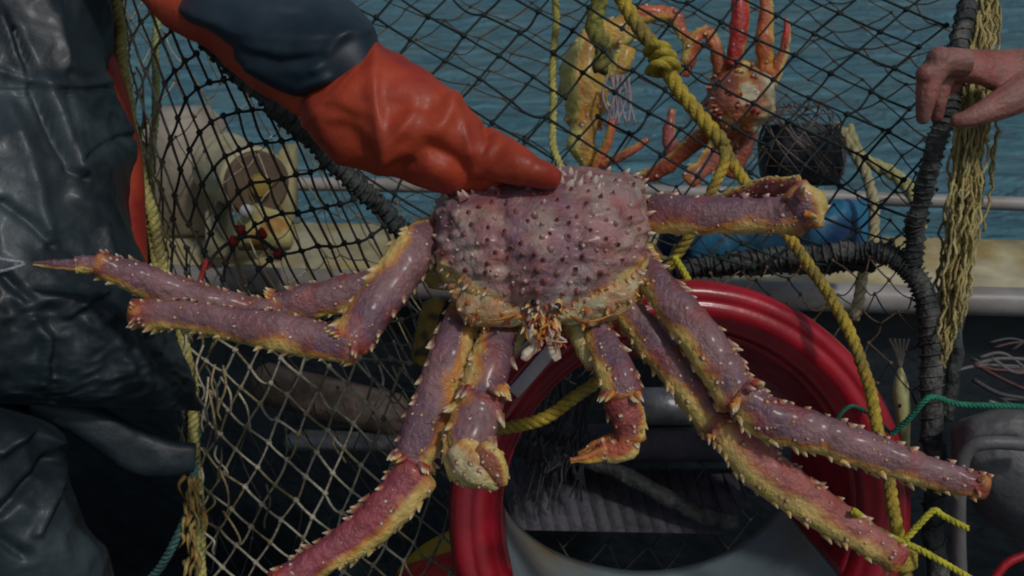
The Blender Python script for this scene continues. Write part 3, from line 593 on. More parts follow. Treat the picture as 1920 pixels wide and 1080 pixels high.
BLK = (.014, .024, .026); TAN = (.34, .28, .14); PAL = (.62, .56, .42); BRN = (.14, .09, .05)
rc = random.Random(77)
def cupper(a, k): return mix(BLK, (.03, .05, .045), rc.random())
def cback(a, k): return rc.choice([BRN, BRN, (.09, .08, .06), (.05, .06, .06)])
def cleft(a, k):  # sunlight painted in: strands pale low down, dark above as if backlit
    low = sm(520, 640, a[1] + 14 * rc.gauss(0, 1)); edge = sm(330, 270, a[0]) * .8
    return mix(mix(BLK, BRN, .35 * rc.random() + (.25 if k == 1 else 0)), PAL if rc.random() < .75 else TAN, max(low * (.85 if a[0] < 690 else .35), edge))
# upper panel, stretched between the sleeve and the right-hand bar
netting([[(500, -70, 1.46), (970, -95, 1.48), (1400, -120, 1.46), (1960, -140, 1.38)],
         [(580, 110, 1.45), (1030, 90, 1.48), (1470, 60, 1.46), (2020, 20, 1.36)],
         [(660, 300, 1.42), (1090, 280, 1.46), (1540, 240, 1.46), (2080, 180, 1.36)],
         [(770, 490, 1.40), (1150, 480, 1.46), (1610, 440, 1.44), (2150, 350, 1.38)],
         [(800, 560, 1.40), (1180, 545, 1.46), (1640, 520, 1.44), (2180, 430, 1.38)]], 27, 19, .0019, cupper, 3, seed=1, sag=1.2,
        keep=lambda a: a[0] < 1800 - .17 * a[1] + 8 and a[1] < 505 and a[0] > 440 + .76 * (a[1] - 120))
netting([[(420, -140, 1.75), (900, -150, 1.78), (1400, -160, 1.78), (1830, -60, 1.60)],
         [(560, 180, 1.72), (980, 160, 1.78), (1420, 140, 1.76), (1790, 180, 1.55)],
         [(760, 470, 1.60), (1150, 500, 1.70), (1460, 500, 1.66), (1730, 480, 1.50)]], 24, 20, .0013, cback, 7, .08, 4, seed=2)
# left panel hanging from the wrapped bar
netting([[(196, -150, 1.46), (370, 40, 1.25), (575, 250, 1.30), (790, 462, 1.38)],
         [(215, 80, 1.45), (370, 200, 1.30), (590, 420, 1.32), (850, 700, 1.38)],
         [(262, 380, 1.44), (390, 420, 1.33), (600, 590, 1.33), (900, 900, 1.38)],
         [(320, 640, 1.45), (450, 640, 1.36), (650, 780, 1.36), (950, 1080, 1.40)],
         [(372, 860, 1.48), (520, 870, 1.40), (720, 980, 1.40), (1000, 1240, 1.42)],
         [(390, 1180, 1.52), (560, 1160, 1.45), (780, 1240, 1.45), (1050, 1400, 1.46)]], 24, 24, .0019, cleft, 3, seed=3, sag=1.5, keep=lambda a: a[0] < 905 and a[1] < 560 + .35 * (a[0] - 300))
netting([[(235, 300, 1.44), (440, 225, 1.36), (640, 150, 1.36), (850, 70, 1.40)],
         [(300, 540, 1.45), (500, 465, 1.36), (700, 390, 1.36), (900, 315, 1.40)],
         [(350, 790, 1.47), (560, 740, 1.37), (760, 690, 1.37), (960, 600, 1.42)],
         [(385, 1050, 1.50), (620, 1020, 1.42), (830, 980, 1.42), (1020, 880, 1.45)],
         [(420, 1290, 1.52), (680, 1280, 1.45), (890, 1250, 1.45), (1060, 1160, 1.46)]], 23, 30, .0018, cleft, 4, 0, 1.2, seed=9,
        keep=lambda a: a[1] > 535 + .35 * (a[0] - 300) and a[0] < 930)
netting([[(200, -120, 1.62), (400, -60, 1.62), (560, 120, 1.60), (780, 440, 1.62)],
         [(262, 400, 1.62), (420, 460, 1.65), (600, 560, 1.65), (820, 760, 1.62)],
         [(380, 1150, 1.65), (560, 1150, 1.70), (740, 1180, 1.70), (960, 1250, 1.62)]], 17, 20, .0012, lambda a, k: rc.choice([TAN, BRN, (.2, .16, .09), PAL]) if a[1] < 560 else rc.choice([BLK, (.06, .07, .07), (.12, .11, .09)]), 8, .12, 4, seed=4)
rb = random.Random(33)
for i in range(34):                           # slack, tangled strands along the left edge and over the lower net
    if i < 24: x, y = rb.uniform(330, 420), rb.uniform(560, 1000)
    else: x, y = rb.uniform(430, 800), rb.uniform(650, 1000)
    dx, dy = rb.uniform(-14, 34), rb.uniform(40, 110)
    mb = MB(); mb.tube(wpath([(x, y, 1.41), (x + dx * .4 + rb.uniform(-14, 14), y + dy * .4, 1.40), (x + dx + rb.uniform(-8, 8), y + dy * .8, 1.41), (x + dx, y + dy, 1.42)], 10), .0017, rb.choice([PAL, TAN, (.44, .34, .16), (.12, .12, .1)]), 5); put(mb.build('loose_strand', m_twine), pot)
for i in range(26):
    x, y = rb.uniform(205, 300), rb.uniform(-20, 460); x = 212 + y * .18 + rb.uniform(-6, 26)
    mb = MB(); mb.tube(wpath([(x, y, 1.42), (x + rb.uniform(-8, 14), y + 30, 1.42), (x + rb.uniform(0, 16), y + rb.uniform(60, 130), 1.42)], 8), .0017, rb.choice([TAN, (.44, .38, .16), BRN]), 5); put(mb.build('loose_strand', m_twine), pot)

# lower right, below the bar
netting([[(1330, 510, 1.46), (1500, 495, 1.45), (1700, 490, 1.41)],
         [(1340, 620, 1.48), (1520, 600, 1.46), (1730, 620, 1.40)],
         [(1350, 760, 1.50), (1560, 740, 1.46), (1740, 780, 1.40)]], 12, 8, .0012, lambda a, k: rc.choice([BRN, (.2, .13, .09), BLK]), 6, .08, 5, seed=5)
# behind the ring, dark
netting([[(960, 700, 1.72), (1250, 680, 1.75), (1500, 700, 1.72)],
         [(980, 880, 1.72), (1250, 880, 1.75), (1520, 880, 1.72)],
         [(980, 1120, 1.70), (1250, 1120, 1.72), (1540, 1120, 1.70)]], 14, 10, .0011, lambda a, k: rc.choice([(.05, .045, .04), (.1, .09, .09), BLK]), 6, .08, 4, seed=6)
# selvedge rope of the left panel
def rope(pts, r, pitch, col, name, label=None, cat='rope', par=None, n=40, wob=.6, strands=3, mat=None):
    w = wpath(pts, n); w = [p + Vector((N(p, 18), N(p, 18, 2), N(p, 18, 4))) * r * wob for p in w]
    mb = MB(); mb.rope(w, r, pitch, col, strands); o = mb.build(name, mat or m_rope)
    if par: put(o, par)
    if label and not par: tag(o, label, cat)
    elif label: o['label'] = label
    return o
YEL = (.55, .43, .05); OLV = (.66, .60, .20)
rope([(214, -40, 1.40), (232, 130, 1.39), (258, 280, 1.38), (282, 400, 1.38), (306, 500, 1.40), (348, 660, 1.42), (364, 800, 1.44), (377, 1100, 1.46)], .0088, .03, lambda t, a, p: mix(OLV, BRN, .6 * sm(0, .4, N(p, 25))), 'selvedge_rope', par=pot)
rope([(196, -40, 1.41), (216, 90, 1.40), (236, 190, 1.39), (262, 330, 1.385), (284, 440, 1.39), (296, 520, 1.40)], .0055, .022, lambda t, a, p: mix((.56, .50, .14), BRN, .5 * sm(0, .4, N(p, 30))), 'selvedge_rope', par=pot)
rope([(300, -40, 1.58), (292, 120, 1.57), (290, 240, 1.56), (280, 330, 1.55)], .0065, .03, (.44, .48, .20), 'selvedge_rope', par=pot)
rope([(1044, -40, 1.52), (1040, 60, 1.50), (1036, 160, 1.48), (1038, 260, 1.46), (1060, 340, 1.42)], .0058, .028, lambda t, a, p: mix((.42, .38, .06), OLV, t), 'selvedge_rope', par=pot)
# red lashings on the left net
mb = MB()
for x, y in ((385, 495), (440, 452), (522, 476), (452, 432), (490, 438)):
    mb.blob(P(x, y, 1.325), .0075, (.45, .03, .03), 8, jit=.6)
mb.tube(wpath([(385, 500, 1.32), (410, 470, 1.32), (440, 450, 1.32), (480, 445, 1.32), (522, 474, 1.32)], 20), .0026, (.03, .03, .03), 6)
mb.tube(wpath([(372, 540, 1.32), (380, 510, 1.32), (388, 490, 1.32)], 10), .004, (.45, .05, .04), 6)
put(mb.build('lashing', m_rope), pot)
# frayed bundle of pale twine round the right-hand bar
mb = MB(); rb = random.Random(9)
for i in range(190):
    x0 = rb.gauss(0, 21); ph = rb.uniform(0, 9); d0 = 1.40 + rb.uniform(-.03, .04); y0 = rb.uniform(-60, 480) if i % 3 else -60; y1 = min(y0 + rb.uniform(140, 520), 735 - abs(x0 + 5) * 3.5 + rb.uniform(-60, 0)); pts = []
    if y1 - y0 < 80: continue
    n = int((y1 - y0) / 13) + 2
    for k in range(n + 1):
        y = y0 + (y1 - y0) * k / n; cx = 1842 - .115 * (y) + 12 * math.sin(y / 240)
        wd = 1.0 if y < 500 else 1 - (y - 500) / 480
        pts.append((cx + x0 * wd * .85 + 4 * math.sin(y / 19 + ph) + rb.uniform(-4.5, 4.5), y, d0 + .006 * math.sin(y / 17 + ph * 2)))
    mb.tube([P(*p) for p in pts], .0021, mix((.66, .57, .26), (.42, .32, .11), rb.random()), 5)
put(mb.build('twine_bundle', m_rope, label='frayed pale yellow twine hanging in a bundle'), pot)
bar([(1858, -60, 1.46), (1838, 200, 1.44), (1812, 400, 1.43), (1795, 600, 1.43), (1778, 790, 1.43)], .010)
# red entrance ring with its wall and lining
RD = 1.31; RC = P(1285, 962, RD)
ax = (P(1285, 962, 1.31) - P(1205, 800, 1.6)).normalized()
mb = MB(); prof = [(1.0, .03), (1.005, .008), (.99, -.012), (.965, -.020), (.935, -.022), (.916, -.0185), (.904, -.0182), (.89, -.0215), (.86, -.020), (.84, -.014), (.825, -.006), (.81, -.002), (.795, .004), (.782, .02), (.79, .03)]
nph = 120; vs = []; fs = []
RR = 441 / FPX * RD
for i in range(nph):
    a = 2 * math.pi * i / nph
    for k, (r, z) in enumerate(prof):
        rx = RR * r * (1 + .006 * N((math.cos(a), math.sin(a), 0), 1.5)); vs.append(RC + RT * (math.cos(a) * rx) + UP * (math.sin(a) * rx * .99) + FW * (z + .03 * math.cos(a)))
for i in range(nph):
    for k in range(len(prof) - 1):
        j = (i + 1) % nph; n_ = len(prof); fs.append((i * n_ + k, i * n_ + k + 1, j * n_ + k + 1, j * n_ + k))
mb.add(vs, fs, (1, 1, 1))
# sub-surface for smoothness
ring = put(mb.build('entrance_ring', m_red), pot)
sb = ring.modifiers.new('sub', 'SUBSURF'); sb.levels = 1; sb.render_levels = 1; so_ = ring.modifiers.new('wall', 'SOLIDIFY'); so_.thickness = .003
def wallpart(a0, a1, name, mat, depth_k=1.0):
    mb = MB(); vs = []; fs = []; na = 70; nk = 14
    for i in range(na + 1):
        a = a0 + (a1 - a0) * i / na
        f0 = RC + RT * (math.cos(a) * RR * .79) + UP * (math.sin(a) * RR * .78) + FW * (.02 + .03 * math.cos(a))
        f1 = P(1203 + 283 * math.cos(a), 868 - 200 * math.sin(a), 1.60)
        for k in range(nk + 1):
            t = k / nk * depth_k; p = f0.lerp(f1, t); vs.append(p + Vector((N(p, 6), N(p, 6, 3), N(p, 6, 5))) * .005 * sm(0, .5, t))
    for i in range(na):
        for k in range(nk): b = i * (nk + 1) + k; fs.append((b, b + 1, b + nk + 2, b + nk + 1))
    mb.add(vs, fs, (1, 1, 1)); o = mb.build(name, mat); m = o.modifiers.new('wall', 'SOLIDIFY'); m.thickness = .004; return o
w1 = wallpart(R(-24), R(200), 'inner_wall', m_red); w2 = wallpart(R(200.5), R(335.5), 'lining', m_lining)
for w_ in (w1, w2): w_.parent = ring
mb = MB(); a = P(962, 738, 1.262); b = P(1035, 655, 1.262); X = (b - a) / 2; Y = (UP * .7 + RT * .7).normalized(); Y = Y - X.normalized() * Y.dot(X.normalized()); mb.box((a + b) / 2, X, Y.normalized() * .0085, FW * .003, (.62, .55, .60)); tg = mb.build('tag_strip', m_attr); tg.parent = ring

# ------------------------------------------------------------------ ropes
def ycol(t, a, p): return mix(mix((.60, .44, .05), (.34, .26, .06), sm(-.15, .35, N(p, 26))), (.50, .28, .04), .6 * sm(.05, .4, N(p, 60, 4)))
main = thing('yellow_rope', 'thick yellow rope knotted above and forking down both sides of the raised crab leg', 'rope', P(1360, 280, 1.4))
for pts in ([(1120, -90, 1.38), (1165, 0, 1.37), (1205, 60, 1.36), (1242, 115, 1.355), (1275, 170, 1.35), (1318, 225, 1.34), (1358, 272, 1.33)],
            [(1352, 262, 1.33), (1358, 300, 1.325), (1340, 350, 1.32), (1315, 400, 1.33), (1285, 455, 1.35), (1248, 505, 1.37)],
            [(1355, 265, 1.335), (1378, 315, 1.33), (1415, 365, 1.32), (1470, 430, 1.30), (1510, 490, 1.28), (1560, 560, 1.26), (1605, 650, 1.24), (1635, 750, 1.23), (1655, 850, 1.22), (1675, 950, 1.20), (1695, 1040, 1.19), (1700, 1120, 1.19)]):
    big = pts[0][0] < 1200
    rope(pts, .0110 if big else (.0076 if pts[0][0] == 1352 else .0080), .05 if big else .034, ycol, 'strand', par=main, n=60, wob=.25)
mb = MB()
for i, (x, y) in enumerate(((1232, 92), (1242, 106), (1248, 122), (1236, 128))):
    mb.tube(wpath([(x - 20, y + 6, 1.36), (x - 6, y - 8, 1.335), (x + 14, y - 6, 1.335), (x + 20, y + 6, 1.36), (x, y + 10, 1.385), (x - 20, y + 6, 1.36)], 20), .0065, YEL, 7)
put(mb.build('knot', m_rope), main)
mb = MB()
for i in range(4):
    y = 1030 + i * 9; mb.tube(wpath([(1668, y, 1.19), (1690, y + 8, 1.165), (1712, y + 2, 1.19), (1690, y - 6, 1.21), (1668, y, 1.19)], 16), .006, (.55, .42, .06), 7)
put(mb.build('knot', m_rope), main)
rope([(822, 758, 1.27), (845, 780, 1.27), (900, 800, 1.262), (970, 802, 1.255), (1030, 782, 1.25), (1080, 742, 1.25), (1128, 700, 1.25), (1120, 650, 1.26), (1080, 600, 1.28)], .0085, .03, ycol, 'yellow_rope', 'yellow twisted rope slung across the left side of the red ring between the two claws', n=70)
rope([(1100, -60, 1.56), (1125, 0, 1.55), (1118, 50, 1.54), (1135, 90, 1.53), (1125, 130, 1.53)], .014, .05, lambda t, a, p: mix((.34, .33, .07), (.2, .18, .05), sm(-.1, .3, N(p, 40))), 'mossy_rope', 'short mossy yellow rope hanging at the top beside the yellow crab')
rope([(1262, 480, 1.34), (1285, 520, 1.33), (1300, 560, 1.32), (1308, 600, 1.31)], .005, .02, (.62, .62, .05), 'lime_cord', 'short lime yellow cord looped over the top of the red ring', 'cord')
rope([(1672, 815, 1.235), (1700, 790, 1.22), (1730, 755, 1.2), (1750, 745, 1.2), (1790, 756, 1.2), (1860, 760, 1.2), (2000, 768, 1.2)], .0038, .016, (.03, .26, .15), 'green_cord', 'thin green cord running from the red ring to the right edge', 'cord')
rope([(1560, 800, 1.30), (1590, 765, 1.30), (1620, 770, 1.31), (1670, 812, 1.24)], .0028, .016, (.02, .16, .10), 'green_cord', 'loose green cord end lying inside the red ring', 'cord')
yc = thing('cord', 'thin bright yellow cord with a hooked end at the tip of the lowest right leg', 'cord', P(1695, 1015, 1.15))
rope([(1598, 958, 1.02), (1640, 990, 1.08), (1690, 1015, 1.15), (1760, 1050, 1.15), (1830, 1090, 1.15)], .0042, .02, (.66, .60, .05), 'strand', par=yc)
rope([(1695, 1012, 1.15), (1720, 985, 1.15), (1750, 955, 1.15), (1768, 966, 1.15), (1815, 990, 1.15)], .004, .02, (.66, .60, .05), 'strand', par=yc)
rope([(270, 1100, 1.46), (320, 1030, 1.42), (352, 960, 1.42), (366, 880, 1.44), (372, 800, 1.45)], .0065, .03, (.08, .20, .19), 'teal_rope', 'teal rope rising at the foot of the left net')
rope([(-40, 470, 1.02), (0, 484, 1.02), (45, 494, 1.03), (0, 508, 1.02), (-40, 512, 1.02)], .0017, .010, (.40, .43, .47), 'white_cord', 'thin white cord pinched at a point on the left edge', 'cord')
mb = MB(); rb = random.Random(4)
for i in range(34):
    x, y = rb.gauss(358, 10), rb.uniform(890, 1060); mb.tube(wpath([(x, y, 1.42), (x + rb.uniform(-12, 12), y + 18, 1.40), (x + rb.uniform(-16, 16), y + rb.uniform(30, 60), 1.42)], 6), lambda t: .004 * (1.05 - t), mix((.55, .45, .14), (.4, .2, .06), rb.random()), 5)
tag(mb.build('seaweed_tuft', m_rope), 'ragged yellow tuft caught on the net beside the teal rope', 'tuft')

# ------------------------------------------------------------------ crabs inside the pot
Y1 = ((.72, .50, .08), (.74, .68, .20), (.66, .26, .04)); O1 = ((.60, .16, .04), (.72, .50, .10), ORG)
mb = MB(); A = dict(sc=1.0, tub=.8)
seg(mb, [(1108, 62, 1.66, 18), (1092, 130, 1.66, 40), (1098, 190, 1.66, 40), (1092, 235, 1.66, 26)], 1, .35, pal=Y1, seed=60, **A)
seg(mb, [(1095, 225, 1.65, 22), (1090, 270, 1.65, 26), (1108, 312, 1.65, 14)], 1, .2, pal=Y1, seed=61, **A)
seg(mb, [(1130, 62, 1.68, 26), (1165, 60, 1.68, 28), (1190, 35, 1.68, 20)], 1, .2, pal=Y1, seed=62, **A)
seg(mb, [(1175, 90, 1.66, 15), (1165, 120, 1.66, 18), (1142, 145, 1.66, 12)], 1, .4, pal=Y1, seed=68, **A)
seg(mb, [(1190, 30, 1.68, 16), (1240, 25, 1.68, 15), (1265, 32, 1.68, 13)], 1, .1, pal=O1, seed=63, **A)
seg(mb, [(1265, 30, 1.68, 13), (1278, 60, 1.68, 10), (1292, 78, 1.67, 9)], 1, .1, pal=O1, seed=64, **A)
seg(mb, [(1148, 225, 1.6, 6), (1140, 265, 1.6, 8), (1115, 315, 1.6, 7)], 1, 0, pal=((.6, .16, .04), (.6, .3, .06), ORG), seed=65, spines=(0, 0), sc=.6, tub=.2)
seg(mb, [(1215, 262, 1.6, 5), (1170, 290, 1.6, 8), (1125, 310, 1.6, 7)], 1, 0, pal=((.5, .12, .06), (.6, .3, .06), ORG), seed=66, spines=(0, 0), sc=.6, tub=.2)
for i in range(9):
    x = 1140 + i * 5; mb.tube(wpath([(x, 140, 1.6), (x + rb.uniform(-10, 10), 180, 1.6), (x + rb.uniform(-12, 16), 235, 1.6)], 8), .0022, (.45, .38, .42), 5)
tag(mb.build('king_crab', m_shell), 'yellow and orange crab hanging inside the net beside the upright yellow rope', 'crab', 'crabs inside the pot')
mb = MB()
f = Surf([(1360, 118, 1418, 116, 1.64, .05), (1334, 150, 1442, 142, 1.62, .09), (1326, 185, 1452, 180, 1.61, .11), (1330, 220, 1446, 214, 1.61, .10), (1348, 250, 1420, 244, 1.62, .07)], .9, lambda p, v, th: .006 * N(p, 45) + .003 * N(p, 120, 3))
f.mesh(mb, 44, 44, lambda p, v, th: mix(mix((.50, .16, .05), (.36, .12, .08), sm(0, .3, N(p, 28))), mix(CRM, (.66, .62, .40), sm(-.2, .3, N(p, 14))), max(sm(.2, -.5, -math.cos(th) * 1.0 + .3 * N(p, 30) + .35), sm(.15, .35, N(p, 36, 4)))))
for i in range(60):
    v = rr.uniform(.05, .95); th = rr.uniform(1.2, 3.4); p = f.at(v, th); nn = f.nrm(v, th); mb.spine(p, nn, .004, rr.uniform(.004, .011), RED, rr.choice([ORG, WHT, RED]))
seg(mb, [(1374, 120, 1.60, 12), (1385, 60, 1.60, 17), (1392, -50, 1.60, 12)], 1, -.2, pal=((.60, .02, .02), (.62, .2, .03), (.6, .08, .02)), seed=70, spines=(0, 0), tub=.3, ends=(.1, .1))
seg(mb, [(1434, 138, 1.60, 12), (1434, 70, 1.60, 16), (1438, -50, 1.60, 7)], 1, 0, pal=((.62, .16, .03), (.66, .4, .08), ORG), seed=71, spines=(0, 0), tub=.3, ends=(.1, .1))
seg(mb, [(1445, 160, 1.6, 12), (1462, 118, 1.6, 10), (1474, 80, 1.6, 8)], 1, .2, pal=((.62, .16, .03), CRM, ORG), seed=72, spines=(0, 0), tub=.3)
seg(mb, [(1472, 90, 1.6, 6), (1476, 60, 1.6, 6), (1474, 34, 1.6, 2)], 1, 0, pal=((.6, .05, .02), CRM, ORG), seed=73, spines=(0, 0), tub=.2)
seg(mb, [(1352, 135, 1.62, 13), (1342, 90, 1.62, 12), (1325, 58, 1.62, 10)], 1, 0, pal=O1, seed=74, **A)
seg(mb, [(1328, 56, 1.62, 10), (1308, 66, 1.62, 10), (1298, 82, 1.62, 10)], 1, 0, pal=O1, seed=75, **A)
seg(mb, [(1300, 78, 1.62, 15), (1292, 110, 1.62, 13), (1283, 142, 1.62, 5)], 1, 0, pal=O1, seed=76, **A)
seg(mb, [(1345, 235, 1.64, 18), (1300, 270, 1.66, 16), (1240, 318, 1.68, 13), (1180, 345, 1.70, 9)], 1, -.2, pal=((.55, .14, .06), CRM, ORG), seed=77, **A)
seg(mb, [(1370, 245, 1.64, 20), (1340, 290, 1.62, 20), (1290, 340, 1.60, 14)], 1, -.2, pal=((.46, .13, .08), CRM, ORG), seed=78, **A)
seg(mb, [(1400, 240, 1.66, 20), (1385, 285, 1.66, 20), (1370, 330, 1.66, 14)], 1, -.1, pal=((.46, .13, .08), CRM, ORG), seed=79, **A)
seg(mb, [(1262, 300, 1.68, 12), (1254, 250, 1.68, 12), (1260, 205, 1.68, 4)], 1, -.3, pal=((.5, .14, .12), CRM, ORG), seed=80, spines=(0, 0), tub=.3)
tag(mb.build('king_crab', m_shell), 'orange crab inside the net with pale belly and red leg tips pointing straight up', 'crab', 'crabs inside the pot')

# ------------------------------------------------------------------ gear behind the net
b = thing('bait_basket', 'dark wire mesh bait basket behind the upper net next to the orange crab', 'basket', P(1500, 330, 1.75))
mb = MB(); Surf([(1440, 235, 1568, 235, 1.78, .09), (1425, 290, 1575, 290, 1.78, .11), (1430, 340, 1570, 345, 1.78, .11)], .7).mesh(mb, 20, 24, cap=.1); put(mb.build('container', m_dark), b)
mb = MB(); rb = random.Random(12)
bf = Surf([(1462, 195, 1540, 190, 1.77, .08), (1438, 225, 1568, 222, 1.77, .12), (1425, 270, 1580, 270, 1.77, .14), (1432, 325, 1575, 330, 1.77, .14)], .9, lambda p, v, th: .006 * N(p, 40))
for i in range(26):
    th0 = rb.uniform(0, 6.28); tw = rb.choice((-1, 1)) * rb.uniform(1, 2.6); mb.tube([bf.at(k / 20, th0 + tw * k / 20) for k in range(21)], .0016, mix((.10, .09, .11), (.28, .22, .18), rb.random()), 5)
for i in range(6): mb.tube([bf.at((i + .5) / 6, k / 24 * 6.2832) for k in range(25)], .0014, (.12, .11, .11), 5)
put(mb.build('wire_mesh', m_twine), b)
rope([(1560, 235, 1.8), (1590, 270, 1.8), (1625, 330, 1.78), (1640, 400, 1.76), (1630, 480, 1.72), (1615, 540, 1.7), (1598, 600, 1.68)], .010, .06, (.52, .46, .26), 'pale_rope', 'stiff pale cream rope hanging behind the net down to the dark bar', mat=m_rope)
rope([(1585, 240, 1.82), (1620, 300, 1.82), (1680, 335, 1.82), (1715, 370, 1.8), (1722, 430, 1.78)], .013, .07, (.52, .48, .22), 'pale_hose', 'pale yellowish hose curving from the bait basket to the rail', 'hose')
mb = MB(); Surf([(1235, 470, 1262, 402, 1.86, .05), (1320, 496, 1330, 388, 1.84, .10), (1420, 500, 1425, 392, 1.84, .12), (1510, 492, 1520, 385, 1.84, .12), (1600, 480, 1600, 380, 1.86, .10), (1650, 460, 1640, 400, 1.9, .04)], .8, lambda p, v, th: .012 * ridged(p, 12) + .006 * N(p, 40)).mesh(mb, 70, 50, lambda p, v, th: mix((.012, .055, .16), (.03, .20, .36), sm(-.1, .35, N(p, 9) + (.25 if px_of(p)[0] > 1520 else -.1))))
tag(mb.build('tarpaulin', m_attr), 'crumpled blue tarpaulin lying on the gunwale behind the right side of the net', 'tarpaulin')
# items on the gunwale at left
mb = MB(); a = Pz(330, 470, GZ); mb.box(a + Vector((.005, .14, .13)), Vector((.085, 0, 0)), Vector((0, .09, 0)), Vector((0, 0, .14)), (1, 1, 1), .2)
tag(mb.build('concrete_block', M('pale_block', (.48, .42, .34), .7, nscale=12, namt=.35, bump=.3, col2=(.36, .28, .20))), 'pale worn block on the gunwale behind the left net', 'block')
rl = thing('net_roller', 'cream drum roller with a brown end face on the gunwale behind the left net', 'roller', Pz(470, 440, GZ))
def drum(c, axd, r, L, col, name, par, sides=36):
    mb = MB(); mb.tube([c - axd * L / 2, c - axd * L * .47, c - axd * L * .4, c + axd * L * .4, c + axd * L * .47, c + axd * L / 2], [r * .94, r, r * .97, r * .97, r, r * .94], col, sides); return put(mb.build(name, m_attr), par)
dc = P(448, 325, 2.05); axd = (P(480, 345, 1.96) - P(400, 300, 2.14)).normalized()
drum(dc, axd, .072, .17, (.56, .50, .30), 'drum', rl); drum(dc + axd * .093, axd, .066, .018, (.17, .12, .08), 'end_face', rl); drum(dc + axd * .105, axd, .022, .03, (.36, .26, .06), 'hub', rl)
mb = MB(); mb.box(P(540, 345, 2.05), RT * .016, Vector((0, .03, 0)), UP * .075, (.46, .40, .20)); put(mb.build('bracket', m_attr), rl); mb = MB(); mb.box(P(410, 430, 2.08), RT * .022, Vector((0, .03, 0)), UP * .05, (.46, .42, .26)); put(mb.build('bracket', m_attr), rl)
mb = MB()
Surf([(440, 418, 452, 470, 1.95, .06), (470, 388, 480, 470, 1.95, .09), (510, 392, 512, 470, 1.95, .09), (545, 410, 540, 470, 1.95, .06)], .85, lambda p, v, th: .004 * N(p, 30)).mesh(mb, 30, 24, lambda p, v, th: mix((.62, .55, .22), (.5, .26, .05), sm(.1, .3, N(p, 22))))
mb.blob(P(462, 396, 1.90), .014, (.8, .8, .74), 10)
tag(mb.build('fish_bait', m_attr), 'pale yellow lump of bait on the gunwale under the roller', 'bait')
# gear below the gunwale
mb = MB(); mb.box(P(620, 748, 1.80), (P(760, 770, 1.78) - P(470, 700, 1.86)) / 2, UP * .035 + FW * .01, FW * .05, bev=.3); tag(mb.build('wooden_plank', m_wood), 'wet brown plank slanting behind the left net, upper of the two', 'plank', None)
mb = MB(); mb.box(P(680, 822, 1.78), (P(800, 812, 1.75) - P(520, 812, 1.82)) / 2, UP * .016 + FW * .01, FW * .05, bev=.3); tag(mb.build('wooden_plank', m_metal), 'grey weathered plank edge lying level under the brown plank', 'plank', None)
mb = MB()
for i in range(19):
    x0 = 940 + i * 26.5; yt = min(835 + i * 5, 880); yb = 992 + i * .5 if i < 15 else 992 - (i - 14) * 22; A_ = P(x0, yt, 1.79 + .002 * (i % 2)); B_ = P(x0 + 24 + (yb - yt) * .08, yb, 1.68)
    mb.box((A_ + B_) / 2, RT * .0124, (A_ - B_) / 2, FW * .010, bev=.06)
tag(mb.build('ribbed_mat', m_slab), 'dark ribbed rubber mat seen through the red ring', 'mat')
mb = MB(); mb.tube(wpath([(960, 838, 1.68), (1100, 862, 1.68), (1200, 905, 1.67), (1300, 960, 1.66), (1380, 985, 1.66)], 30), lambda t: .014 * (1 + .3 * N((t * 12, 0, 0), 1)), sides=10)
tag(mb.build('mossy_pole', m_bar), 'mossy brown pole slanting across the dark mat inside the red ring', 'pole')
mb = MB(); c = P(1250, 762, 1.75); mb.tube([c - RT * .055, c - RT * .05, c + RT * .05, c + RT * .055], [.024, .034, .034, .024], (1, 1, 1), 24); tag(mb.build('tin_can', m_metal), 'shiny pale metal tin lying on its side inside the red ring', 'tin')
mb = MB(); mb.box(P(1240, 830, 1.76), RT * .21, UP * .03, FW * .04, bev=.2); tag(mb.build('grey_beam', m_slab), 'dark grey beam running level under the metal tin', 'beam')
mb = MB(); rb = random.Random(15)
for i in range(110):
    x = rb.uniform(985, 1120); y = rb.uniform(690, 880); mb.tube(wpath([(x, y, 1.64 + rb.uniform(-.02, .02)), (x + rb.uniform(-14, 6), y + 20, 1.64), (x + rb.uniform(-30, 4), y + rb.uniform(40, 90), 1.64)], 6), .0016, rb.choice([(.02, .025, .03), (.03, .035, .045), (.09, .09, .1)]), 4)
tag(mb.build('bristle_brush', m_twine, kind='stuff'), 'tangle of black fibres inside the red ring behind the right claw', 'fibres')
mb = MB(); Surf([(1360, 790, 1300, 620, 1.75, .05), (1400, 770, 1350, 625, 1.75, .06), (1440, 760, 1410, 632, 1.75, .05)], .7).mesh(mb, 20, 20); tag(mb.build('rubber_flap', m_slab), 'grey rubber flap seen through the top of the red ring', 'flap')
by = thing('buoy', 'yellow and red float behind the net at the bottom, left of the red ring', 'buoy', P(850, 1120, 1.6))
for nm, cc, rws in (('yellow_half', (.66, .40, .02), [(862, 985, 905, 975, 1.6, .05), (795, 1020, 930, 1010, 1.6, .14), (752, 1062, 950, 1052, 1.6, .2), (742, 1085, 955, 1075, 1.6, .21)]), ('red_half', (.60, .03, .015), [(742, 1082, 955, 1022, 1.6, .21), (745, 1130, 960, 1100, 1.6, .2), (790, 1200, 930, 1190, 1.6, .12)])):
    mb = MB(); Surf(rws, 1).mesh(mb, 24, 36, cc, cap=.3); put(mb.build(nm, m_attr), by)
mb = MB(); Surf([(1790, 800, 2100, 760, 1.32, .10), (1800, 870, 2120, 850, 1.30, .12), (1850, 960, 2120, 960, 1.30, .12), (1905, 1010, 2100, 1030, 1.32, .08)], .6, lambda p, v, th: .004 * N(p, 20)).mesh(mb, 40, 50)
m_tray = M('dull_tray', (.12, .12, .125), .55, metal=.2, namt=.4, nscale=16, bump=.4, bscale=45, col2=(.20, .19, .18))
tr = tag(mb.build('metal_tray', m_tray), 'worn grey metal tray jutting in at the lower right edge', 'tray')
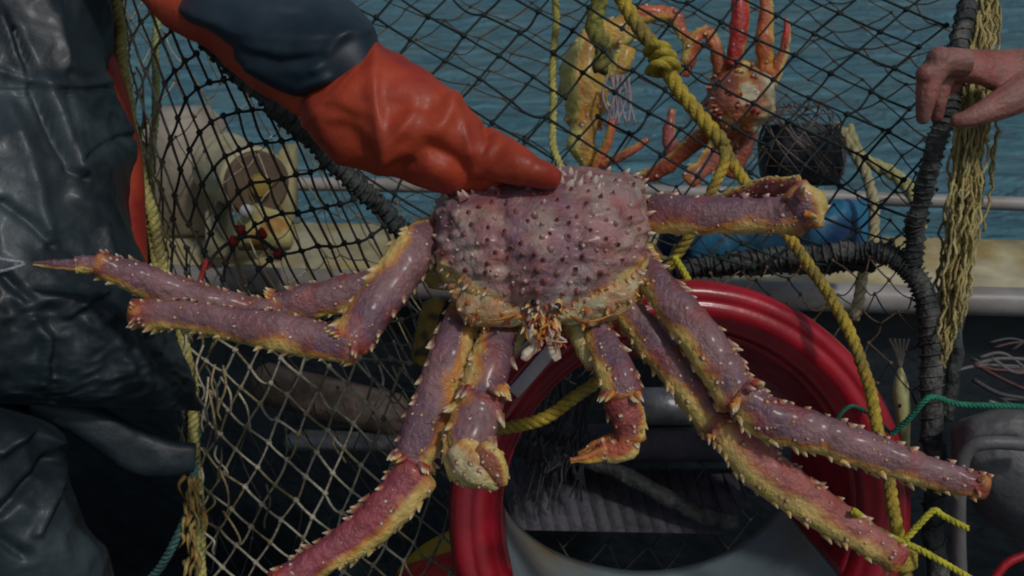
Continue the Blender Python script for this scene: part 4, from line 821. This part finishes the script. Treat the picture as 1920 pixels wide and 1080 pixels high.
mb = MB(); mb.tube(wpath([(1802, 1120, 1.25), (1798, 1000, 1.24), (1800, 900, 1.22), (1815, 845, 1.21), (1860, 830, 1.20), (1960, 836, 1.2)], 40), .0085, (.16, .15, .15), 12); tag(mb.build('grey_hose', m_attr), 'grey hose bent over the metal tray at the lower right', 'hose')
mb = MB(); mb.tube(wpath([(1860, 1090, 1.15), (1890, 1055, 1.15), (1940, 1035, 1.15)], 12), .005, (.45, .01, .02), 10); tag(mb.build('red_cable', m_attr), 'thin red cable in the bottom right corner', 'cable')
mb = MB()
for pts in ([(1700, 850, 1.5), (1690, 740, 1.5), (1688, 690, 1.5)],): mb.tube(wpath(pts, 10), lambda t: .012 * math.sin(.3 + t * 2.6), (.7, .68, .30), 10)
for i in range(5): mb.tube(wpath([(1688, 690, 1.5), (1680 + i * 4, 660, 1.5), (1668 + i * 9, 635, 1.5)], 6), .0018, (.6, .5, .4), 5)
tag(mb.build('fishing_lure', m_attr), 'small pale yellow lure hanging just right of the red ring rim', 'lure')
mb = MB(); rb = random.Random(22)
for i in range(14):
    x = rb.uniform(1790, 1900); y = rb.uniform(640, 760); mb.tube(wpath([(x, y, 1.7), (x + 50, y + rb.uniform(-20, 30), 1.7), (x + 120, y + rb.uniform(-10, 60), 1.7)], 10), rb.uniform(.002, .005), rb.choice([(.05, .05, .055), (.15, .14, .14), (.28, .27, .28), (.1, .03, .03)]), 6)
tag(mb.build('cable_tangle', m_attr, kind='stuff'), 'tangle of thin rods and cables under the gunwale at the right edge', 'cables')
# clip and purple caps near the shell
mb = MB(); drumc = P(1165, 655, 1.22)
mb.tube([drumc, drumc + (RT * .6 + UP * .5).normalized() * -.001 - RT * .02 - UP * .012], .013, (.42, .34, .06), 16); mb.tube([drumc - RT * .018 - UP * -.001, drumc - RT * .034 + UP * .014], .013, (.13, .04, .16), 16)
tag(mb.build('bait_jar', m_attr), 'small jar with purple cap tucked beside the right claw arm', 'jar')
mb = MB()
Surf([(790, 570, 838, 560, 1.28, .03), (780, 620, 820, 610, 1.28, .04), (772, 665, 812, 665, 1.28, .04), (786, 690, 800, 688, 1.28, .02)], 1, lambda p, v, th: .004 * N(p, 60)).mesh(mb, 30, 20, lambda p, v, th: mix((.36, .24, .04), (.08, .05, .03), sm(-.1, .2, N(p, 60))))
tag(mb.build('metal_hook', m_attr), 'brown and yellow knobbly clip hanging between the crab shell and its left legs', 'clip')
